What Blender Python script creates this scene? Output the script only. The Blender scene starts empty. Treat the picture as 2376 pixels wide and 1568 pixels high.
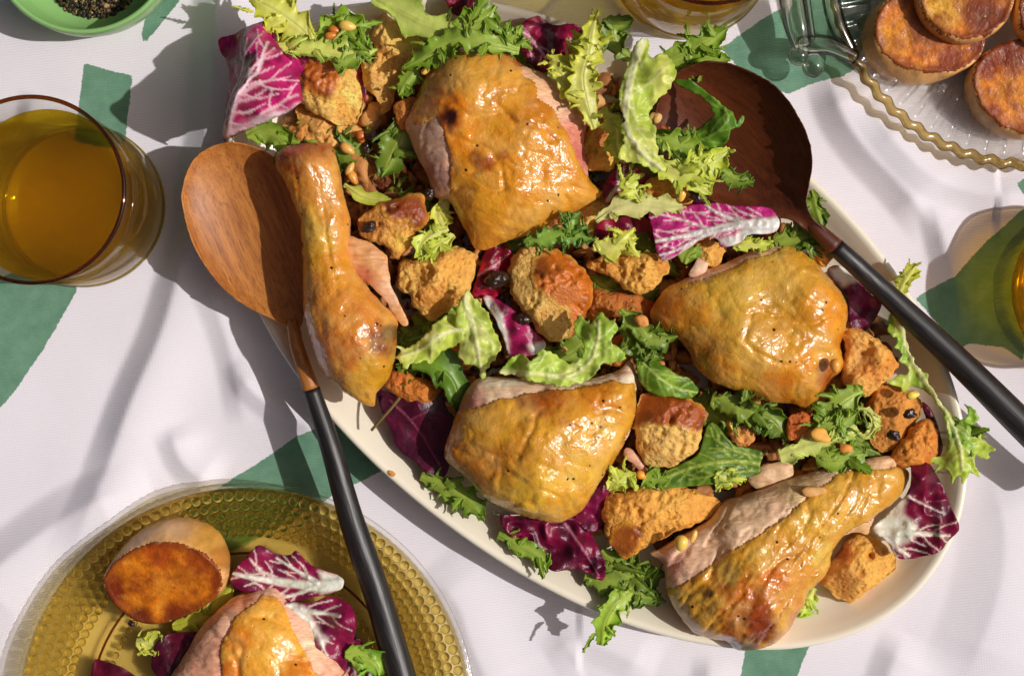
import bpy, math, random
import numpy as np
from mathutils import Vector
from mathutils.geometry import delaunay_2d_cdt

# ---------------------------------------------------------------- camera, sky, sun, exposure
S = 0.0002                      # metres per drawing unit (one unit = one fifth of a millimetre)
CX, CY, HC = 1188.0, 784.0, 4500.0
sc = bpy.context.scene
cam = bpy.data.objects.new("camera", bpy.data.cameras.new("camera"))
sc.collection.objects.link(cam); sc.camera = cam
cam.location = (0, 0, HC * S)
cam.data.sensor_width = 36; cam.data.lens = 36 * HC / 2376
cam.data.clip_start = 0.02; cam.data.clip_end = 20
SUN_EL = math.radians(48); SUN_TILT = math.radians(3)
w = bpy.data.worlds.new("World"); sc.world = w; w.use_nodes = True
wt = w.node_tree; bg = wt.nodes["Background"]
sky = wt.nodes.new("ShaderNodeTexSky"); sky.sky_type = 'NISHITA'; sky.sun_disc = False
sky.sun_elevation = SUN_EL; sky.sun_rotation = math.radians(90) + SUN_TILT
sky.air_density = 0.35; sky.dust_density = 6.0; sky.ozone_density = 0.0
wt.links.new(sky.outputs[0], bg.inputs[0]); bg.inputs[1].default_value = 0.05
sl = bpy.data.lights.new("sun", 'SUN'); sl.energy = 2.95; sl.angle = math.radians(0.7); sl.color = (1.0, 0.97, 0.94)
sun = bpy.data.objects.new("sun", sl); sc.collection.objects.link(sun)
sun.rotation_euler = (0, math.pi / 2 - SUN_EL, -SUN_TILT); sun.location = (0.5, 0, 1)
sc.view_settings.view_transform = 'Standard'; sc.view_settings.look = 'None'
sc.view_settings.exposure = 0.0; sc.view_settings.gamma = 1
sc.cycles.max_bounces = 14; sc.cycles.transparent_max_bounces = 24; sc.cycles.transmission_bounces = 12
sc.cycles.use_denoising = True
sc.cycles.caustics_reflective = False

# ---------------------------------------------------------------- numeric helpers
def lin(c):
    c = np.asarray(c, float) / 255.0
    return np.where(c <= 0.04045, c / 12.92, ((c + 0.055) / 1.055) ** 2.4)

def hsh(ix, iy, iz, seed):
    h = (ix.astype(np.int64) * 374761393 + iy.astype(np.int64) * 668265263 + iz.astype(np.int64) * 2147483647 + seed * 974634777) & 0xffffffff
    h = ((h ^ (h >> 13)) * 1274126177) & 0xffffffff
    h = h ^ (h >> 16)
    return (h & 0xffff) / 65535.0

def vn(x, y, wl, seed=0, z=None):
    """value noise in -1..1 at wavelength wl"""
    x = np.asarray(x, float) / wl + 1000.3; y = np.asarray(y, float) / wl + 1000.7
    ix = np.floor(x); iy = np.floor(y); fx = x - ix; fy = y - iy
    fx = fx * fx * (3 - 2 * fx); fy = fy * fy * (3 - 2 * fy)
    o = np.zeros_like(ix)
    a = hsh(ix, iy, o, seed); b = hsh(ix + 1, iy, o, seed); c = hsh(ix, iy + 1, o, seed); d = hsh(ix + 1, iy + 1, o, seed)
    return ((a + (b - a) * fx) * (1 - fy) + (c + (d - c) * fx) * fy) * 2 - 1

def fbm(x, y, wl, seed=0, octv=4, gain=0.5):
    s = 0; a = 1.0; t = 0
    for i in range(octv):
        s = s + a * vn(x, y, wl / 2 ** i, seed + i * 17); t += a; a *= gain
    return s / t

def sstep(a, b, x):
    t = np.clip((x - a) / (b - a), 0, 1); return t * t * (3 - 2 * t)

def lerp(a, b, t): return a + (b - a) * t

def catmull(P, n=10, closed=False):
    P = np.asarray(P, float)
    if closed: Q = np.vstack([P[-1:], P, P[:2]])
    else: Q = np.vstack([2 * P[:1] - P[1:2], P, 2 * P[-1:] - P[-2:-1]])
    out = []
    t = np.linspace(0, 1, n, endpoint=False)[:, None]
    for i in range(1, len(Q) - 2):
        a, b, c, d = Q[i - 1], Q[i], Q[i + 1], Q[i + 2]
        out.append(0.5 * (2 * b + (c - a) * t + (2 * a - 5 * b + 4 * c - d) * t ** 2 + (3 * b - a - 3 * c + d) * t ** 3))
    out = np.vstack(out)
    if not closed: out = np.vstack([out, P[-1:]])
    return out

def resample(P, step, closed=False, smooth=True):
    Q = catmull(P, 10, closed) if smooth else np.asarray(P, float)
    if closed: Q = np.vstack([Q, Q[:1]])
    L = np.r_[0, np.cumsum(np.hypot(*np.diff(Q[:, :2], axis=0).T))]
    n = max(4, int(L[-1] / step))
    s = np.linspace(0, L[-1], n + 1)
    R = np.stack([np.interp(s, L, Q[:, i]) for i in range(Q.shape[1])], 1)
    return R[:-1] if closed else R

def inside(poly, X, Y):
    ins = np.zeros(X.shape, bool); n = len(poly)
    for i in range(n):
        x1, y1 = poly[i]; x2, y2 = poly[(i + 1) % n]
        if y1 == y2: continue
        c = (y1 > Y) != (y2 > Y)
        ins ^= c & (X < (x2 - x1) * (Y - y1) / (y2 - y1) + x1)
    return ins

def pdist(line, pts, closed=False):
    """distance from pts to a polyline"""
    line = np.asarray(line, float)
    A = line if closed else line[:-1]; B = np.roll(line, -1, 0) if closed else line[1:]
    d2 = np.full(len(pts), 1e18)
    for a, b in zip(A, B):
        ab = b - a; L = max(1e-9, ab @ ab)
        t = np.clip(((pts - a) @ ab) / L, 0, 1)
        q = pts - a - t[:, None] * ab
        d2 = np.minimum(d2, (q * q).sum(1))
    return np.sqrt(d2)

def sdf(poly, pts):
    d = pdist(poly, pts, True)
    return np.where(inside(poly, pts[:, 0], pts[:, 1]), d, -d)

class Inflate:
    """membrane over an outline: u solves lap u = -1, sqrt(4u) is a half sphere for a circle"""
    def __init__(s, poly, st):
        lo = poly.min(0) - 3 * st; hi = poly.max(0) + 3 * st
        s.lo, s.st = lo, st
        nx, ny = (np.ceil((hi - lo) / st)).astype(int) + 1
        u = None
        for lev in (4, 2, 1):
            h = st * lev
            xs = np.arange(lo[0], hi[0] + h, h); ys = np.arange(lo[1], hi[1] + h, h)
            X, Y = np.meshgrid(xs, ys); m = inside(poly, X, Y)
            if u is None: v = np.zeros(X.shape)
            else: v = s._samp(u, lo, h * 2, X, Y)
            v = v * m
            for _ in range(260 if lev == 4 else 130):
                p = np.pad(v, 1)
                v = 0.25 * (p[:-2, 1:-1] + p[2:, 1:-1] + p[1:-1, :-2] + p[1:-1, 2:] + h * h) * m
            u = v
        s.u = u
    def _samp(s, u, lo, h, X, Y):
        fx = np.clip((X - lo[0]) / h, 0, u.shape[1] - 1.001); fy = np.clip((Y - lo[1]) / h, 0, u.shape[0] - 1.001)
        ix = fx.astype(int); iy = fy.astype(int); fx = fx - ix; fy = fy - iy
        return (u[iy, ix] * (1 - fx) + u[iy, ix + 1] * fx) * (1 - fy) + (u[iy + 1, ix] * (1 - fx) + u[iy + 1, ix + 1] * fx) * fy
    def h(s, pts): return np.sqrt(np.maximum(0, 4 * s._samp(s.u, s.lo, s.st, pts[:, 0], pts[:, 1])))

def fill(B, step, seed=0, rings=True):
    """triangulate inside a closed outline B; returns points, triangles, distance to the outline"""
    rng = np.random.default_rng(seed)
    lo, hi = B.min(0), B.max(0)
    r3 = step * 0.866
    xs = np.arange(lo[0], hi[0], step); ys = np.arange(lo[1], hi[1], r3)
    X, Y = np.meshgrid(xs, ys); X = X + (np.arange(len(ys)) % 2)[:, None] * step / 2
    G = np.stack([X.ravel(), Y.ravel()], 1)
    G = G[inside(B, G[:, 0], G[:, 1])]
    d = pdist(B, G, True)
    G = G[d > step * (0.95 if rings else 0.6)]
    G += rng.uniform(-.22, .22, G.shape) * step
    P = [B, G]
    if rings:
        t = np.roll(B, -1, 0) - np.roll(B, 1, 0); t /= np.maximum(1e-9, np.hypot(*t.T))[:, None]
        for sg in (1, -1):
            R = B + sg * np.stack([-t[:, 1], t[:, 0]], 1) * step * 0.38
            R = R[inside(B, R[:, 0], R[:, 1])]
            if len(R): P.append(R[pdist(B, R, True) > step * 0.3])
    P = np.vstack(P); n = len(B)
    v, e, f, *_ = delaunay_2d_cdt([Vector(p) for p in P], [(i, (i + 1) % n) for i in range(n)], [], 1, 1e-6)
    V = np.array([(a.x, a.y) for a in v]); T = np.array([t for t in f if len(t) == 3], int)
    a, b, c = V[T[:, 0]], V[T[:, 1]], V[T[:, 2]]
    ar = (b[:, 0] - a[:, 0]) * (c[:, 1] - a[:, 1]) - (b[:, 1] - a[:, 1]) * (c[:, 0] - a[:, 0])
    T[ar > 0] = T[ar > 0][:, ::-1]          # drawing y points down: flip so that faces look up
    D = pdist(B, V, True); D[D < 1e-3] = 0
    return V, T, D

# ---------------------------------------------------------------- object helpers
GAIN = 1.4; LG = 1.3
def kz(z): return (HC - z) / HC

def link(name, me):
    o = bpy.data.objects.new(name, me); sc.collection.objects.link(o); return o

def tag(o, label=None, cat=None, group=None, kind=None):
    if label: o['label'] = label
    if cat: o['category'] = cat
    if group: o['group'] = group
    if kind: o['kind'] = kind
    return o

def mesh(name, V, F, mat, org, parent=None, col=None, smooth=True, attr=None, mats=None, mi=None, gain=None):
    """V: drawing units (x right, y DOWN, z up, already true scale about the picture centre), org: object origin in the same units"""
    V = np.asarray(V, float); me = bpy.data.meshes.new(name)
    L = (V - np.asarray(org, float)) * S * np.array([1, -1, 1])
    if isinstance(F, np.ndarray) and F.ndim == 2:
        k = F.shape[1]
        me.vertices.add(len(L)); me.vertices.foreach_set('co', L.astype(np.float32).ravel())
        me.loops.add(F.size); me.loops.foreach_set('vertex_index', F.astype(np.int32).ravel())
        me.polygons.add(len(F)); me.polygons.foreach_set('loop_start', np.arange(0, F.size, k, dtype=np.int32))
        me.update(calc_edges=True)
    else:
        me.from_pydata(L.tolist(), [], [list(map(int, f)) for f in F]); me.update()
    me.validate()
    if smooth: me.polygons.foreach_set('use_smooth', [True] * len(me.polygons))
    if col is not None:
        a = me.color_attributes.new('Col', 'FLOAT_COLOR', 'POINT')
        c = np.ones((len(V), 4), np.float32); c[:, :3] = np.clip(np.asarray(col) * (gain or GAIN), 0, .92); a.data.foreach_set('color', c.ravel())
    for k, v in (attr or {}).items():
        a = me.attributes.new(k, 'FLOAT', 'POINT'); a.data.foreach_set('value', np.asarray(v, np.float32))
    if mats:
        for m in mats: me.materials.append(m)
        if mi is not None: me.polygons.foreach_set('material_index', np.asarray(mi, np.int32))
    elif mat: me.materials.append(mat)
    o = link(name, me)
    if parent is not None: o.parent = parent
    else: o.location = world(org)
    return o

def world(p): return ((p[0] - CX) * S, (CY - p[1]) * S, p[2] * S)
def true(x, y, z):
    """the real place (drawing units) of what the picture shows at x, y when it lies z above the table"""
    k = kz(z); return (CX + (x - CX) * k, CY + (y - CY) * k, z)
def truepts(P, z):
    k = kz(z); P = np.asarray(P, float); return np.array([CX, CY]) + (P - [CX, CY]) * k

def empty(name, org):
    o = bpy.data.objects.new(name, None); sc.collection.objects.link(o); o.location = world(org)
    o.empty_display_size = 0.01; return o

def grid_faces(n, m, closed_u=False, closed_v=False, flip=False):
    a = np.arange(n if closed_u else n - 1)[:, None]; b = np.arange(m if closed_v else m - 1)[None, :]
    a2 = (a + 1) % n; b2 = (b + 1) % m
    q = np.stack(np.broadcast_arrays(a * m + b, a2 * m + b, a2 * m + b2, a * m + b2), -1).reshape(-1, 4)
    return q[:, ::-1] if flip else q

def lathe(prof, n=96, c=(0, 0), wob=None):
    """revolve (r, z) points about a vertical axis at c"""
    prof = np.asarray(prof, float); th = np.linspace(0, 2 * np.pi, n, endpoint=False)
    r = prof[None, :, 0] * np.ones((n, 1)); z = prof[None, :, 1] * np.ones((n, 1))
    if wob is not None: r, z = wob(th[:, None], r, z)
    V = np.stack([c[0] + r * np.cos(th)[:, None], c[1] - r * np.sin(th)[:, None], z], -1).reshape(-1, 3)
    return V, grid_faces(n, len(prof), closed_u=True)

def tube(P, R, n=16, cap=True):
    """round bar along P (k,3) with radii R"""
    P = np.asarray(P, float); R = np.asarray(R, float)
    T = np.gradient(P, axis=0); T /= np.linalg.norm(T, axis=1)[:, None]
    up = np.array([0, 0, 1.0]) if abs(T[0, 2]) < .9 else np.array([1.0, 0, 0])
    A = np.cross(T, up); A /= np.linalg.norm(A, axis=1)[:, None]; B = np.cross(A, T)
    th = np.linspace(0, 2 * np.pi, n, endpoint=False)
    V = P[:, None] + R[:, None, None] * (A[:, None] * np.cos(th)[None, :, None] + B[:, None] * np.sin(th)[None, :, None])
    k = len(P); F = [tuple(f) for f in grid_faces(k, n, closed_v=True)]
    if cap: F += [tuple(range(n)), tuple((k - 1) * n + i for i in range(n))[::-1]]
    return V.reshape(-1, 3), F

_t = (1 + 5 ** .5) / 2
ICO_V = np.array([(-1, _t, 0), (1, _t, 0), (-1, -_t, 0), (1, -_t, 0), (0, -1, _t), (0, 1, _t), (0, -1, -_t), (0, 1, -_t), (_t, 0, -1), (_t, 0, 1), (-_t, 0, -1), (-_t, 0, 1)]) / math.hypot(1, _t)
ICO_F = np.array([(0, 11, 5), (0, 5, 1), (0, 1, 7), (0, 7, 10), (0, 10, 11), (1, 5, 9), (5, 11, 4), (11, 10, 2), (10, 7, 6), (7, 1, 8), (3, 9, 4), (3, 4, 2), (3, 2, 6), (3, 6, 8), (3, 8, 9), (4, 9, 5), (2, 4, 11), (6, 2, 10), (8, 6, 7), (9, 8, 1)])
def ico(sub):
    V = [tuple(v) for v in ICO_V]; F = [tuple(f) for f in ICO_F]
    for _ in range(sub):
        mp = {}; G = []
        def mid(a, b):
            k = (min(a, b), max(a, b))
            if k not in mp:
                m = np.array(V[a]) + V[b]; V.append(tuple(m / np.linalg.norm(m))); mp[k] = len(V) - 1
            return mp[k]
        for a, b, c in F:
            x, y, z = mid(a, b), mid(b, c), mid(c, a); G += [(a, x, z), (b, y, x), (c, z, y), (x, y, z)]
        F = G
    return np.array(V), np.array(F)[:, ::-1]   # drawing y is down, so reverse
ICO1, ICO2, ICO3 = ico(1), ico(2), ico(3)

# ---------------------------------------------------------------- materials
class M:
    def __init__(s, name):
        s.m = bpy.data.materials.new(name); s.m.use_nodes = True; s.t = s.m.node_tree; s.t.nodes.clear()
        s.out = s.t.nodes.new('ShaderNodeOutputMaterial')
        s.oc = s('TexCoord').outputs['Object']
    def __call__(s, ty, **kw):
        n = s.t.nodes.new('ShaderNode' + ty)
        for k, v in kw.items():
            if k.startswith('_'): setattr(n, k[1:], v); continue
            key = int(k[1:]) if k[0] == 'i' and k[1:].isdigit() else k.replace('__', ' ')
            i = n.inputs[key]
            if isinstance(v, bpy.types.NodeSocket): s.t.links.new(v, i)
            else: i.default_value = v
        return n
    def noise(s, px, detail=4, rough=.55, vec=None, dist=0):
        return s('TexNoise', Vector=vec or s.oc, Scale=1 / (px * S), Detail=detail, Roughness=rough, Distortion=dist).outputs['Fac']
    def ramp(s, fac, stops):
        n = s('ValToRGB', Fac=fac); e = n.color_ramp.elements
        while len(e) < len(stops): e.new(.5)
        for a, (p, c) in zip(e, stops):
            a.position = p; a.color = (*c, 1) if hasattr(c, '__len__') else (c, c, c, 1)
        return n.outputs['Color']
    def mix(s, f, a, b, mode='MIX'):
        n = s('Mix', _data_type='RGBA', _blend_type=mode)
        for k, v in ((0, f), (6, a), (7, b)):
            i = n.inputs[k]
            if isinstance(v, bpy.types.NodeSocket): s.t.links.new(v, i)
            else: i.default_value = v if k == 0 else (*v, 1)
        return n.outputs[2]
    def math(s, op, a, b=0.0):
        n = s('Math', _operation=op, i0=a, i1=b); return n.outputs[0]
    def rng(s, v, a, b, c, d):
        return s('MapRange', Value=v, **{'From__Min': a, 'From__Max': b, 'To__Min': c, 'To__Max': d}).outputs[0]
    def bump(s, h, dist_px, strength=1.0, normal=None):
        kw = dict(Height=h, Distance=dist_px * S, Strength=strength)
        if normal: kw['Normal'] = normal
        return s('Bump', **kw).outputs[0]
    def attr(s, name='Col'): return s('Attribute', _attribute_name=name).outputs
    def done(s, sh): s.t.links.new(sh, s.out.inputs[0]); return s.m
    def pbsdf(s, **kw): return s('BsdfPrincipled', **kw).outputs[0]

def rgb(c): return tuple(float(v) for v in lin(c))

def mat_chicken():
    m = M('roast_chicken_skin'); c = m.attr()['Color']
    n1 = m.noise(26, 4); n2 = m.noise(5, 3); n3 = m.noise(70, 3)
    c = m.mix(m.rng(n1, .4, .7, 0, .4), c, rgb((214, 150, 84)), 'MULTIPLY')
    c = m.mix(m.rng(m.noise(58, 5, .68), .54, .72, 0, .5), c, rgb((150, 78, 24)))
    c = m.mix(m.rng(n3, .45, .65, 0, .3), c, rgb((232, 194, 112)), 'MIX')
    vo = m('TexVoronoi', Vector=m.oc, Scale=1 / (36 * S), Randomness=1.0).outputs
    pep = m.rng(m.math('ADD', vo['Distance'], m.rng(n2, 0, 1, -.06, .06)), .075, .11, 1, 0)
    rnd = m.math('GREATER_THAN', m('SeparateColor', i0=vo['Color']).outputs[0], .5)
    c = m.mix(m.math('MULTIPLY', pep, rnd), c, rgb((38, 22, 12)))
    b1 = m.bump(m.noise(44, 4, dist=.8), 6.5, .5); b2 = m.bump(m.noise(14, 3, .6, dist=.5), 3.0, .7, b1); b3 = m.bump(m.noise(6, 2), 1.3, .6, b2)
    r = m.rng(m.noise(34, 3), .35, .65, .22, .5)
    return m.done(m.pbsdf(**{'Base Color': c, 'Roughness': r, 'Normal': b3, 'Specular IOR Level': .25, 'Subsurface Weight': .1, 'Subsurface Radius': (1, .45, .2), 'Subsurface Scale': .0015, 'Coat Weight': .9, 'Coat Roughness': .075, 'Coat Normal': b3}))

def mat_meat():
    m = M('cooked_chicken_meat'); c = m.attr()['Color']
    st = m('Mapping', Vector=m.oc, Scale=(.35, 1.6, 1)).outputs[0]
    n1 = m.noise(16, 4, vec=st); n2 = m.noise(6, 3, vec=st)
    c = m.mix(m.rng(n1, .4, .7, 0, .4), c, rgb((190, 130, 105)), 'MULTIPLY')
    b = m.bump(n2, 3.0, .6, m.bump(n1, 7, .5))
    return m.done(m.pbsdf(**{'Base Color': c, 'Roughness': .42, 'Normal': b, 'Subsurface Weight': .15, 'Subsurface Radius': (1, .5, .3), 'Subsurface Scale': .002}))

def mat_bread(name, crust=False):
    m = M(name); c = m.attr()['Color']
    n1 = m.noise(22, 5, .65); n2 = m.noise(6.5, 4, .65)
    c = m.mix(m.rng(n1, .42, .7, 0, .42), c, rgb((224, 176, 110)), 'MULTIPLY')
    if crust:
        c = m.mix(m.rng(m.noise(45, 4), .45, .7, 0, .45), c, rgb((132, 66, 22)))
        b = m.bump(m.noise(5, 4), 2.2, .7, m.bump(m.noise(20, 3), 4, .5))
        return m.done(m.pbsdf(**{'Base Color': c, 'Roughness': .42, 'Normal': b, 'Coat Weight': .12, 'Coat Roughness': .3}))
    vo = m('TexVoronoi', Vector=m.oc, Scale=1 / (13 * S)).outputs['Distance']
    pore = m.rng(vo, 0, .5, 0, 1)
    b = m.bump(n2, 5.5, .9, m.bump(pore, 6.5, .6))
    c = m.mix(m.rng(n2, .3, .5, .4, 0), c, rgb((214, 166, 104)), 'MULTIPLY')
    return m.done(m.pbsdf(**{'Base Color': c, 'Roughness': .6, 'Normal': b, 'Subsurface Weight': .2, 'Subsurface Radius': (1, .65, .35), 'Subsurface Scale': .0022}))

def mat_leaf(name, rough=.36, tr=.28, bumpd=2.0):
    m = M(name); c = m.attr()['Color']
    n1 = m.noise(30, 4); n2 = m.noise(7, 3)
    c = m.mix(m.rng(n1, .4, .7, 0, .28), c, (.35, .4, .2), 'MULTIPLY')
    b = m.bump(n2, bumpd * .5, .5, m.bump(m.noise(18, 3), bumpd * 1.6, .55))
    p = m.pbsdf(**{'Base Color': c, 'Roughness': rough, 'Normal': b, 'Specular IOR Level': .5})
    t = m('BsdfTranslucent', Color=c).outputs[0]
    return m.done(m('MixShader', i0=tr, i1=p, i2=t).outputs[0])

def mat_vcol(name, rough=.5, coat=0, bump_px=0, bd=1.0):
    m = M(name); c = m.attr()['Color']; kw = {'Base Color': c, 'Roughness': rough, 'Coat Weight': coat, 'Coat Roughness': .2}
    if bump_px: kw['Normal'] = m.bump(m.noise(bump_px, 3), bd, .7)
    return m.done(m.pbsdf(**kw))

def mat_wood(name, a, b, ang, rough):
    m = M(name)
    v = m('Mapping', Vector=m('Mapping', Vector=m.oc, Rotation=(0, 0, -ang)).outputs[0], Scale=(.1, 1, 1)).outputs[0]
    g1 = m.noise(13, 5, .6, vec=v, dist=.6); g2 = m.noise(70, 3, vec=v, dist=1.0); g3 = m.noise(3.2, 2, vec=v)
    c = m.ramp(m.math('ADD', m.math('MULTIPLY', g1, .55), m.math('MULTIPLY', g2, .45)), [(.36, rgb(a)), (.62, rgb(b))])
    c = m.mix(m.rng(g3, .52, .7, 0, .55), c, rgb(tuple(x * .62 for x in a)))
    bm = m.bump(g3, .7, .5, m.bump(g1, 1.2, .4))
    return m.done(m.pbsdf(**{'Base Color': c, 'Roughness': rough, 'Normal': bm}))

def mat_glass(name, tint, mixr=.45, rough=.0, ior=1.45, tint2=None, gr=.05):
    """clear or coloured glass: light partly bent, partly passed straight on (thin walls), mirror share by Fresnel"""
    m = M(name)
    tr = m('BsdfTransparent', Color=(*tint, 1)).outputs[0]
    rf = m('BsdfRefraction', Color=(*(tint2 or tint), 1), Roughness=rough, IOR=ior).outputs[0]
    gl = m('BsdfGlossy', Color=(1, 1, 1, 1), Roughness=gr).outputs[0]
    a = m('MixShader', i0=mixr, i1=tr, i2=rf).outputs[0]
    fc = m.math('POWER', m('LayerWeight', Blend=.5).outputs['Facing'], 4.0)
    f = m.rng(fc, 0, 1, .035, .8)
    return m.done(m('MixShader', i0=f, i1=a, i2=gl).outputs[0])

def mat_ceramic(name, c, rough=.25, spk=None):
    m = M(name); col = rgb(c)
    cc = m.mix(m.rng(m.noise(160, 3), .35, .7, 0, .18), col, tuple(x * .82 for x in col))
    b = m.bump(m.noise(60, 3), 1.2, .4)
    return m.done(m.pbsdf(**{'Base Color': cc, 'Roughness': rough, 'Normal': b, 'Coat Weight': .3, 'Coat Roughness': .12}))

def mat_cloth():
    m = M('white_twill_with_green_print')
    st = m.attr('stripe')['Fac']
    n = m.math('ADD', m.math('MULTIPLY', m.math('SUBTRACT', m.noise(7, 3, .7), .5), 9.0), m.math('MULTIPLY', m.math('SUBTRACT', m.noise(60, 3), .5), 7.0))
    k = m.rng(m.math('ADD', st, n), -.8, .8, 0, 1)
    v = m('Mapping', Vector=m.oc, Rotation=(0, 0, math.radians(-7))).outputs[0]
    wv = m('TexWave', _bands_direction='Y', Vector=v, Scale=1 / (6.2 * S) / 20 * math.pi * 2, Distortion=.4, Detail=1).outputs['Fac']
    wx = m('TexWave', _bands_direction='X', Vector=v, Scale=1 / (6.2 * S) / 20 * math.pi * 2, Distortion=.6, Detail=1).outputs['Fac']
    fl = m.noise(3.0, 2)
    white = m.mix(m.rng(m.noise(300, 4), .35, .7, 0, .5), rgb((232, 226, 233)), rgb((226, 220, 225)))
    green = m.mix(m.rng(m.noise(40, 4), .3, .7, 0, 1), rgb((112, 152, 126)), rgb((94, 134, 110)))
    green = m.mix(m.rng(fl, .62, .75, 0, .35), green, rgb((170, 196, 176)))
    c = m.mix(k, white, green)
    c = m.mix(m.rng(wv, 0, 1, .10, 0), c, (.55, .53, .5), 'MULTIPLY')
    b = m.bump(m.math('ADD', wv, m.math('MULTIPLY', wx, .25)), .6, .5, m.bump(m.noise(90, 3), 2.0, .5))
    return m.done(m.pbsdf(**{'Base Color': c, 'Roughness': .85, 'Normal': b, 'Sheen Weight': .15, 'Specular IOR Level': .2}))

def mat_potato():
    m = M('roasted_potato_face'); c = m.attr()['Color']
    n1 = m.noise(34, 5, .6); n2 = m.noise(10, 4, .6)
    c = m.mix(m.rng(n1, .42, .66, 0, .85), c, rgb((146, 66, 14)))
    c = m.mix(m.rng(n1, .2, .42, .55, 0), c, rgb((226, 178, 74)))
    c = m.mix(m.rng(n2, .56, .75, 0, .5), c, rgb((105, 42, 12)))
    c = m.mix(m.rng(m.noise(90, 3), .45, .65, 0, .6), c, rgb((120, 50, 12)))
    b = m.bump(n2, 3.2, .8, m.bump(n1, 5, .5))
    return m.done(m.pbsdf(**{'Base Color': c, 'Roughness': .5, 'Specular IOR Level': .25, 'Normal': b, 'Coat Weight': .3, 'Coat Roughness': .08, 'Coat Normal': b}))

MC, MM = mat_chicken(), mat_meat()
MB, MCR = mat_bread('toasted_bread_crumb'), mat_bread('bread_crust', True)
ML, MR = mat_leaf('frisee_leaf', .38, .36), mat_leaf('radicchio_leaf', .36, .16, 3.2)
MNUT = mat_vcol('toasted_pine_nut', .38, .25, 12, 1.2); MCUR = mat_vcol('dried_currant', .3, .3, 8, 4.0)
MPOT = mat_potato(); MPSIDE = mat_vcol('potato_flesh', .45, .15, 14, 2.0)
MCRUMB = mat_vcol('bread_bits', .65, 0, 8, 2.5)
MW1 = mat_wood('light_spoon_wood', (146, 80, 28), (194, 124, 54), math.radians(-66), .5)
MW2 = mat_wood('dark_spoon_wood', (72, 28, 9), (112, 52, 18), math.radians(-43), .5)
def mat_black(ang):
    m = M('black_stained_handle_wood'); v = m('Mapping', Vector=m('Mapping', Vector=m.oc, Rotation=(0, 0, -math.radians(ang))).outputs[0], Scale=(.06, 1, 1)).outputs[0]
    g = m.noise(6, 4, vec=v)
    c = m.ramp(g, [(.35, rgb((20, 18, 18))), (.7, rgb((50, 44, 42)))])
    return m.done(m.pbsdf(**{'Base Color': c, 'Roughness': .42, 'Normal': m.bump(g, 1.2, .6)}))
MBLK = {1: mat_black(-72), 2: mat_black(-43)}
MCER = mat_ceramic('cream_glazed_ceramic', (240, 230, 208), .3)
MGRN = mat_ceramic('green_glazed_ceramic', (140, 186, 112), .35)
MCL = mat_cloth()
def mat_amber(name, c, share):
    """pressed amber glass: full refraction, part of the light passing straight on through the thin wall"""
    m = M(name)
    tr = m('BsdfTransparent', Color=(*c, 1)).outputs[0]
    gl = m('BsdfGlass', Color=(*c, 1), Roughness=.0, IOR=1.5).outputs[0]
    return m.done(m('MixShader', i0=share, i1=tr, i2=gl).outputs[0])
MAMB = mat_amber('amber_pressed_glass', (.98, .90, .60), .45)
MAMBD = mat_amber('amber_glass_bead', (.99, .94, .70), .95)
MAMB2 = mat_glass('deep_amber_glass', (.97, .86, .25), .2, .0, 1.45)
MLIQ2 = mat_glass('deep_golden_drink', (.98, .80, .07), .2, .0, 1.33)
MCLR = mat_glass('clear_glass', (.985, .98, .965), .14, .0, 1.35)
MPRESS = mat_glass('clear_pressed_glass', (.985, .98, .96), .25, .0, 1.5, gr=.13)
MHND = mat_glass('glass_handle', (.97, .96, .92), .8, .0, 1.5, gr=.1)
MGOLD = mat_glass('golden_glass_rim', (.86, .74, .45), .6, .0, 1.5, gr=.13)
MFOOT = mat_glass('gold_refraction_foot', (.96, .86, .35), .55, .0, 1.45, gr=.1)  # yellow tint paints the drink's refracted golden light into the tumbler foot
MLIQ = mat_glass('golden_drink', (.975, .87, .15), .22, .0, 1.33, (.98, .88, .16))
MRIM = mat_glass('brown_edge_glass', (.5, .24, .06), .4, .0, 1.4)  # on tumbler rims the brown tint paints in their dark internal reflection

# ================================================================ the setting: tablecloth
def A(*p): return np.array(p, float)
PC = np.array(true(1381.7, 749, 100)[:2]); PA, PB, PTH, PN = 973.9 * kz(100), 581.5 * kz(100), 0.6435, 2.09
def platter_ring(d, n=360):
    """outline of the oval platter moved inward by d"""
    th = np.linspace(0, 2 * np.pi, n, endpoint=False)
    c, s = np.cos(th), np.sin(th)
    u = PA * np.sign(c) * np.abs(c) ** (2 / PN); v = PB * np.sign(s) * np.abs(s) ** (2 / PN)
    tu, tv = np.gradient(u), np.gradient(v)
    tu = (np.roll(u, -1) - np.roll(u, 1)); tv = (np.roll(v, -1) - np.roll(v, 1)); L = np.hypot(tu, tv)
    u = u - d * tv / L; v = v + d * tu / L
    cs, sn = math.cos(PTH), math.sin(PTH)
    return np.stack([PC[0] + u * cs - v * sn, PC[1] + u * sn + v * cs], 1)

TUMB = [(200, 480), (1598, -94), (2528, 676)]
PLC = np.array(true(569, 1654, 55)[:2]); PLR = 536 * kz(55)
CPC = np.array(true(2395, -85, 66)[:2]); CPR = 476 * kz(66)
BWC = np.array(true(190, -138, 150)[:2])

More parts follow.
